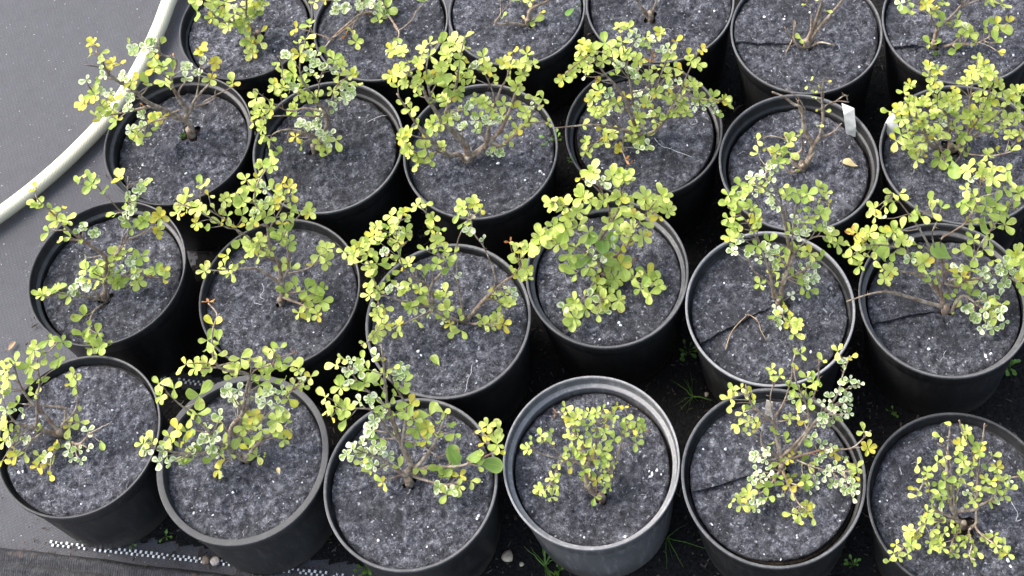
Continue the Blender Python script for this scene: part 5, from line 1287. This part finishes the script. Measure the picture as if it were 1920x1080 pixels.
weed(686, 1066, 0.0, 14, .0085, 'bright green clover like weed at the bottom edge, under the third front pot', 1)
weed(1030, 265, soil_z('C3') + .001, 6, .0100, 'green seedling on the mat of the thick trunked yellow green shrub', 2)
weed(1094, 6, soil_z('B4') + .002, 4, .0230, 'green seedling with long strap leaves between two back row pots', 3, (0, 25))
weed(312, 1006, 0.0, 8, .0060, 'tiny green weed between the first two front row pots', 4)
weed(248, 1022, 0.0, 5, .0045, 'tiny yellowish weed beside the white threads under the leftmost front pot', 14)
weed(1290, 662, 0.0, 12, .0090, 'dark weed in the gap left of the pale lipped pot', 5)
weed(1674, 772, 0.0, 7, .0060, 'small weed in front of the rightmost pot of the second row', 6)
weed(1890, 690, 0.0, 16, .0090, 'dark green weed clump at the right edge beside the second row', 7)
weed(372, 436, 0.0, 12, .0070, 'dark weed in the gap between the two leftmost pots of the second row', 8)
weed(700, 385, 0.0, 10, .0080, 'dark weed in the gap above the leggy lime shrub', 9)
weed(1050, 1070, 0.0, 10, .0060, 'low green weed at the foot of the scuffed grey pot', 10)
weed(1600, 1060, 0.0, 9, .0060, 'low weed in the gap left of the corner pot', 12)
weed(616, 1010, 0.0, 6, .0045, 'mossy sprig at the right foot of the wide rimmed pot', 13)

def grass(px, py, n, ln, label, seed, lean=(0, 0)):
    rnd = random.Random(seed)
    p = at(px, py, 0.0)
    root = empty('grass_tuft', p)
    tag(root, label, 'grass', 'grass tufts between the pots')
    for k in range(n):
        a = rnd.uniform(0, 6.28); l = ln * rnd.uniform(.6, 1.15)
        d = Vector((math.cos(a) * .6 + lean[0], math.sin(a) * .6 + lean[1], 1.0)).normalized()
        side = d.cross(Vector((rnd.uniform(-1, 1), rnd.uniform(-1, 1), 0))).normalized()
        verts, faces = [], []
        for i in range(6):
            t = i / 5
            c_ = d * l * t + Vector((d.x, d.y, -.55)) * l * t * t * .5 + Vector((rnd.uniform(-1, 1), rnd.uniform(-1, 1), 0)) * .001
            c_.z = max(c_.z, .002)
            w = .0011 * (1 - t * .92)
            verts += [c_ - side * w, c_ + Vector((0, 0, w * .5)), c_ + side * w]
        for i in range(5):
            for j in range(2):
                faces.append((i * 3 + j, i * 3 + j + 1, i * 3 + j + 4, i * 3 + j + 3))
        obj('blade', mesh_of('blade', verts, faces, M_GRASS), root)

grass(1022, 1062, 16, .045, 'fine grass tuft left of the base of the scuffed grey pot', 1)
grass(1250, 1010, 7, .060, 'few long grass blades right of the scuffed grey pot', 2, (.5, -.5))
grass(1300, 745, 12, .040, 'dark grass in the gap right of the scuffed grey pot', 3)

# moss cushions
def moss(px, py, z, r, n, label, seed):
    rnd = random.Random(seed)
    p = at(px, py, z)
    v, f = [], []
    for _ in range(n):
        a = rnd.uniform(0, 6.28); rr = r * math.sqrt(rnd.random())
        c_ = Vector((math.cos(a) * rr, math.sin(a) * rr, rnd.uniform(0, .002)))
        iv, fc = ico(rnd.uniform(.0006, .0013), rnd, .9)
        n0 = len(v)
        v += [q + c_ for q in iv]; f += [tuple(n0 + k for k in tri) for tri in fc]
    o = obj('moss', mesh_of('moss', v, f, M_MOSS), None, p)
    tag(o, label, 'moss', 'moss cushions')

moss(1072, 300, soil_z('C4') + .001, .006, 60, 'green moss inside the left rim of the dense lime shrub pot', 1)
moss(343, 255, soil_z('C1') + .001, .005, 60, 'dark green moss round the stump beside the hose', 2)
moss(1755, 100, soil_z('B6') + .001, .004, 40, 'moss at the foot of the elbow bent trunk', 3)

# dark crumb sheet over the cloth; its near-black also paints shade into the gaps
def dirt_shade():
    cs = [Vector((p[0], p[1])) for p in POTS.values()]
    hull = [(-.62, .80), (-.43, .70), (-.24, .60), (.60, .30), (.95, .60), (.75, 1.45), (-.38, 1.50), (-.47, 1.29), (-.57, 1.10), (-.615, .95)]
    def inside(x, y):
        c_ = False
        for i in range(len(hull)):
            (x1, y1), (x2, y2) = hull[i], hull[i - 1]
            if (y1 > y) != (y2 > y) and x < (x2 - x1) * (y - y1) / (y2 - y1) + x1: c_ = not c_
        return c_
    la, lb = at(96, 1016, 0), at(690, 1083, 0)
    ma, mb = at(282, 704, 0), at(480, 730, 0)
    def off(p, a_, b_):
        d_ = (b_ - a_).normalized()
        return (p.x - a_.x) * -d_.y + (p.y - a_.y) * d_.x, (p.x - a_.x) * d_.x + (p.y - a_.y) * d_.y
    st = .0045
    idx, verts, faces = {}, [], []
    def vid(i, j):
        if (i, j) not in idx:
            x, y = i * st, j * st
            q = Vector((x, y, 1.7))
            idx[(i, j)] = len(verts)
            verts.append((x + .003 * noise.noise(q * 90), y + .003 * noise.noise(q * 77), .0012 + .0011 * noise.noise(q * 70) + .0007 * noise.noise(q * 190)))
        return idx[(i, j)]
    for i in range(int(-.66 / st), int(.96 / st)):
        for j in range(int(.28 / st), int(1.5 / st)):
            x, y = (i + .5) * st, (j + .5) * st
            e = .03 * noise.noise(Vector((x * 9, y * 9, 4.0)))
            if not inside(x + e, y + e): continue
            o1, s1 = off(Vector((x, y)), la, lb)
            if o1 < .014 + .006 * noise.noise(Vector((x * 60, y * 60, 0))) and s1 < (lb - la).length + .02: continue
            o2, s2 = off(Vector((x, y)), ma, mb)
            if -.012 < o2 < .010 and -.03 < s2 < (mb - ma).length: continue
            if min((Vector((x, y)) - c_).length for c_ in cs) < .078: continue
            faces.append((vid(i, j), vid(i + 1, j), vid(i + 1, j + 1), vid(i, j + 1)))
    o = obj('dirt_shade', mesh_of('dirt_shade', verts, faces, M_DIRT_SHADE))
    tag(o, 'thin dark sheet of crumbs and painted shade on the cloth among the pots', 'dirt_shade', kind='stuff')

dirt_shade()

# loose litter in the gaps, too fine to count
def litter():
    rnd = random.Random(11)
    v, f = [], []
    cs = [(p[0], p[1]) for p in POTS.values()]
    tries = 0; n = 0
    while n < 3600 and tries < 30000:
        tries += 1
        x, y = rnd.uniform(-.80, .75), rnd.uniform(.45, 1.45)
        dm = min(math.hypot(x - a, y - b) for a, b in cs)
        if dm < .089 or dm > .165: continue
        if dm > .13 and rnd.random() < .75: continue
        z = .0016
        s = rnd.uniform(.0005, .0017) * (2.0 if rnd.random() < .06 else 1)
        e = rnd.uniform(0, 6.28); l = rnd.uniform(.8, 3.0)
        c_, sn = math.cos(e), math.sin(e); n0 = len(v)
        for (ax, ay, az) in ((-l, -.6, 0), (l, -.5, .2), (l * .8, .6, 0), (-l * .7, .5, .3), (0, 0, 1.0)):
            v.append((x + (ax * c_ - ay * sn) * s, y + (ax * sn + ay * c_) * s, z + az * s))
        f += [(n0, n0 + 1, n0 + 4), (n0 + 1, n0 + 2, n0 + 4), (n0 + 2, n0 + 3, n0 + 4), (n0 + 3, n0, n0 + 4)]
        n += 1
    o = obj('soil_litter', mesh_of('soil_litter', v, f, M_LITTER, False))
    tag(o, 'brown crumbs of soil and leaf litter scattered in the gaps', 'litter', kind='stuff')

litter()

def grit():
    rnd = random.Random(12)
    v, f = [], []
    for _ in range(260):
        px, py = rnd.uniform(-20, 330), rnd.uniform(0, 1000)
        p = at(px, py, .0008)
        if min(math.hypot(p.x - a[0], p.y - a[1]) for a in POTS.values()) < .09: continue
        s = rnd.uniform(.0004, .0011)
        n0 = len(v)
        e = rnd.uniform(0, 6.28)
        for k in range(4):
            a = e + k * 1.57
            v.append((p.x + math.cos(a) * s * rnd.uniform(.6, 1.4), p.y + math.sin(a) * s, .0003))
        v.append((p.x, p.y, .0003 + s))
        f += [(n0 + k, n0 + (k + 1) % 4, n0 + 4) for k in range(4)]
    o = obj('grit', mesh_of('grit', v, f, M_SPECK, False))
    tag(o, 'pale grit specks on the bare ground cloth', 'grit', kind='stuff')

grit()
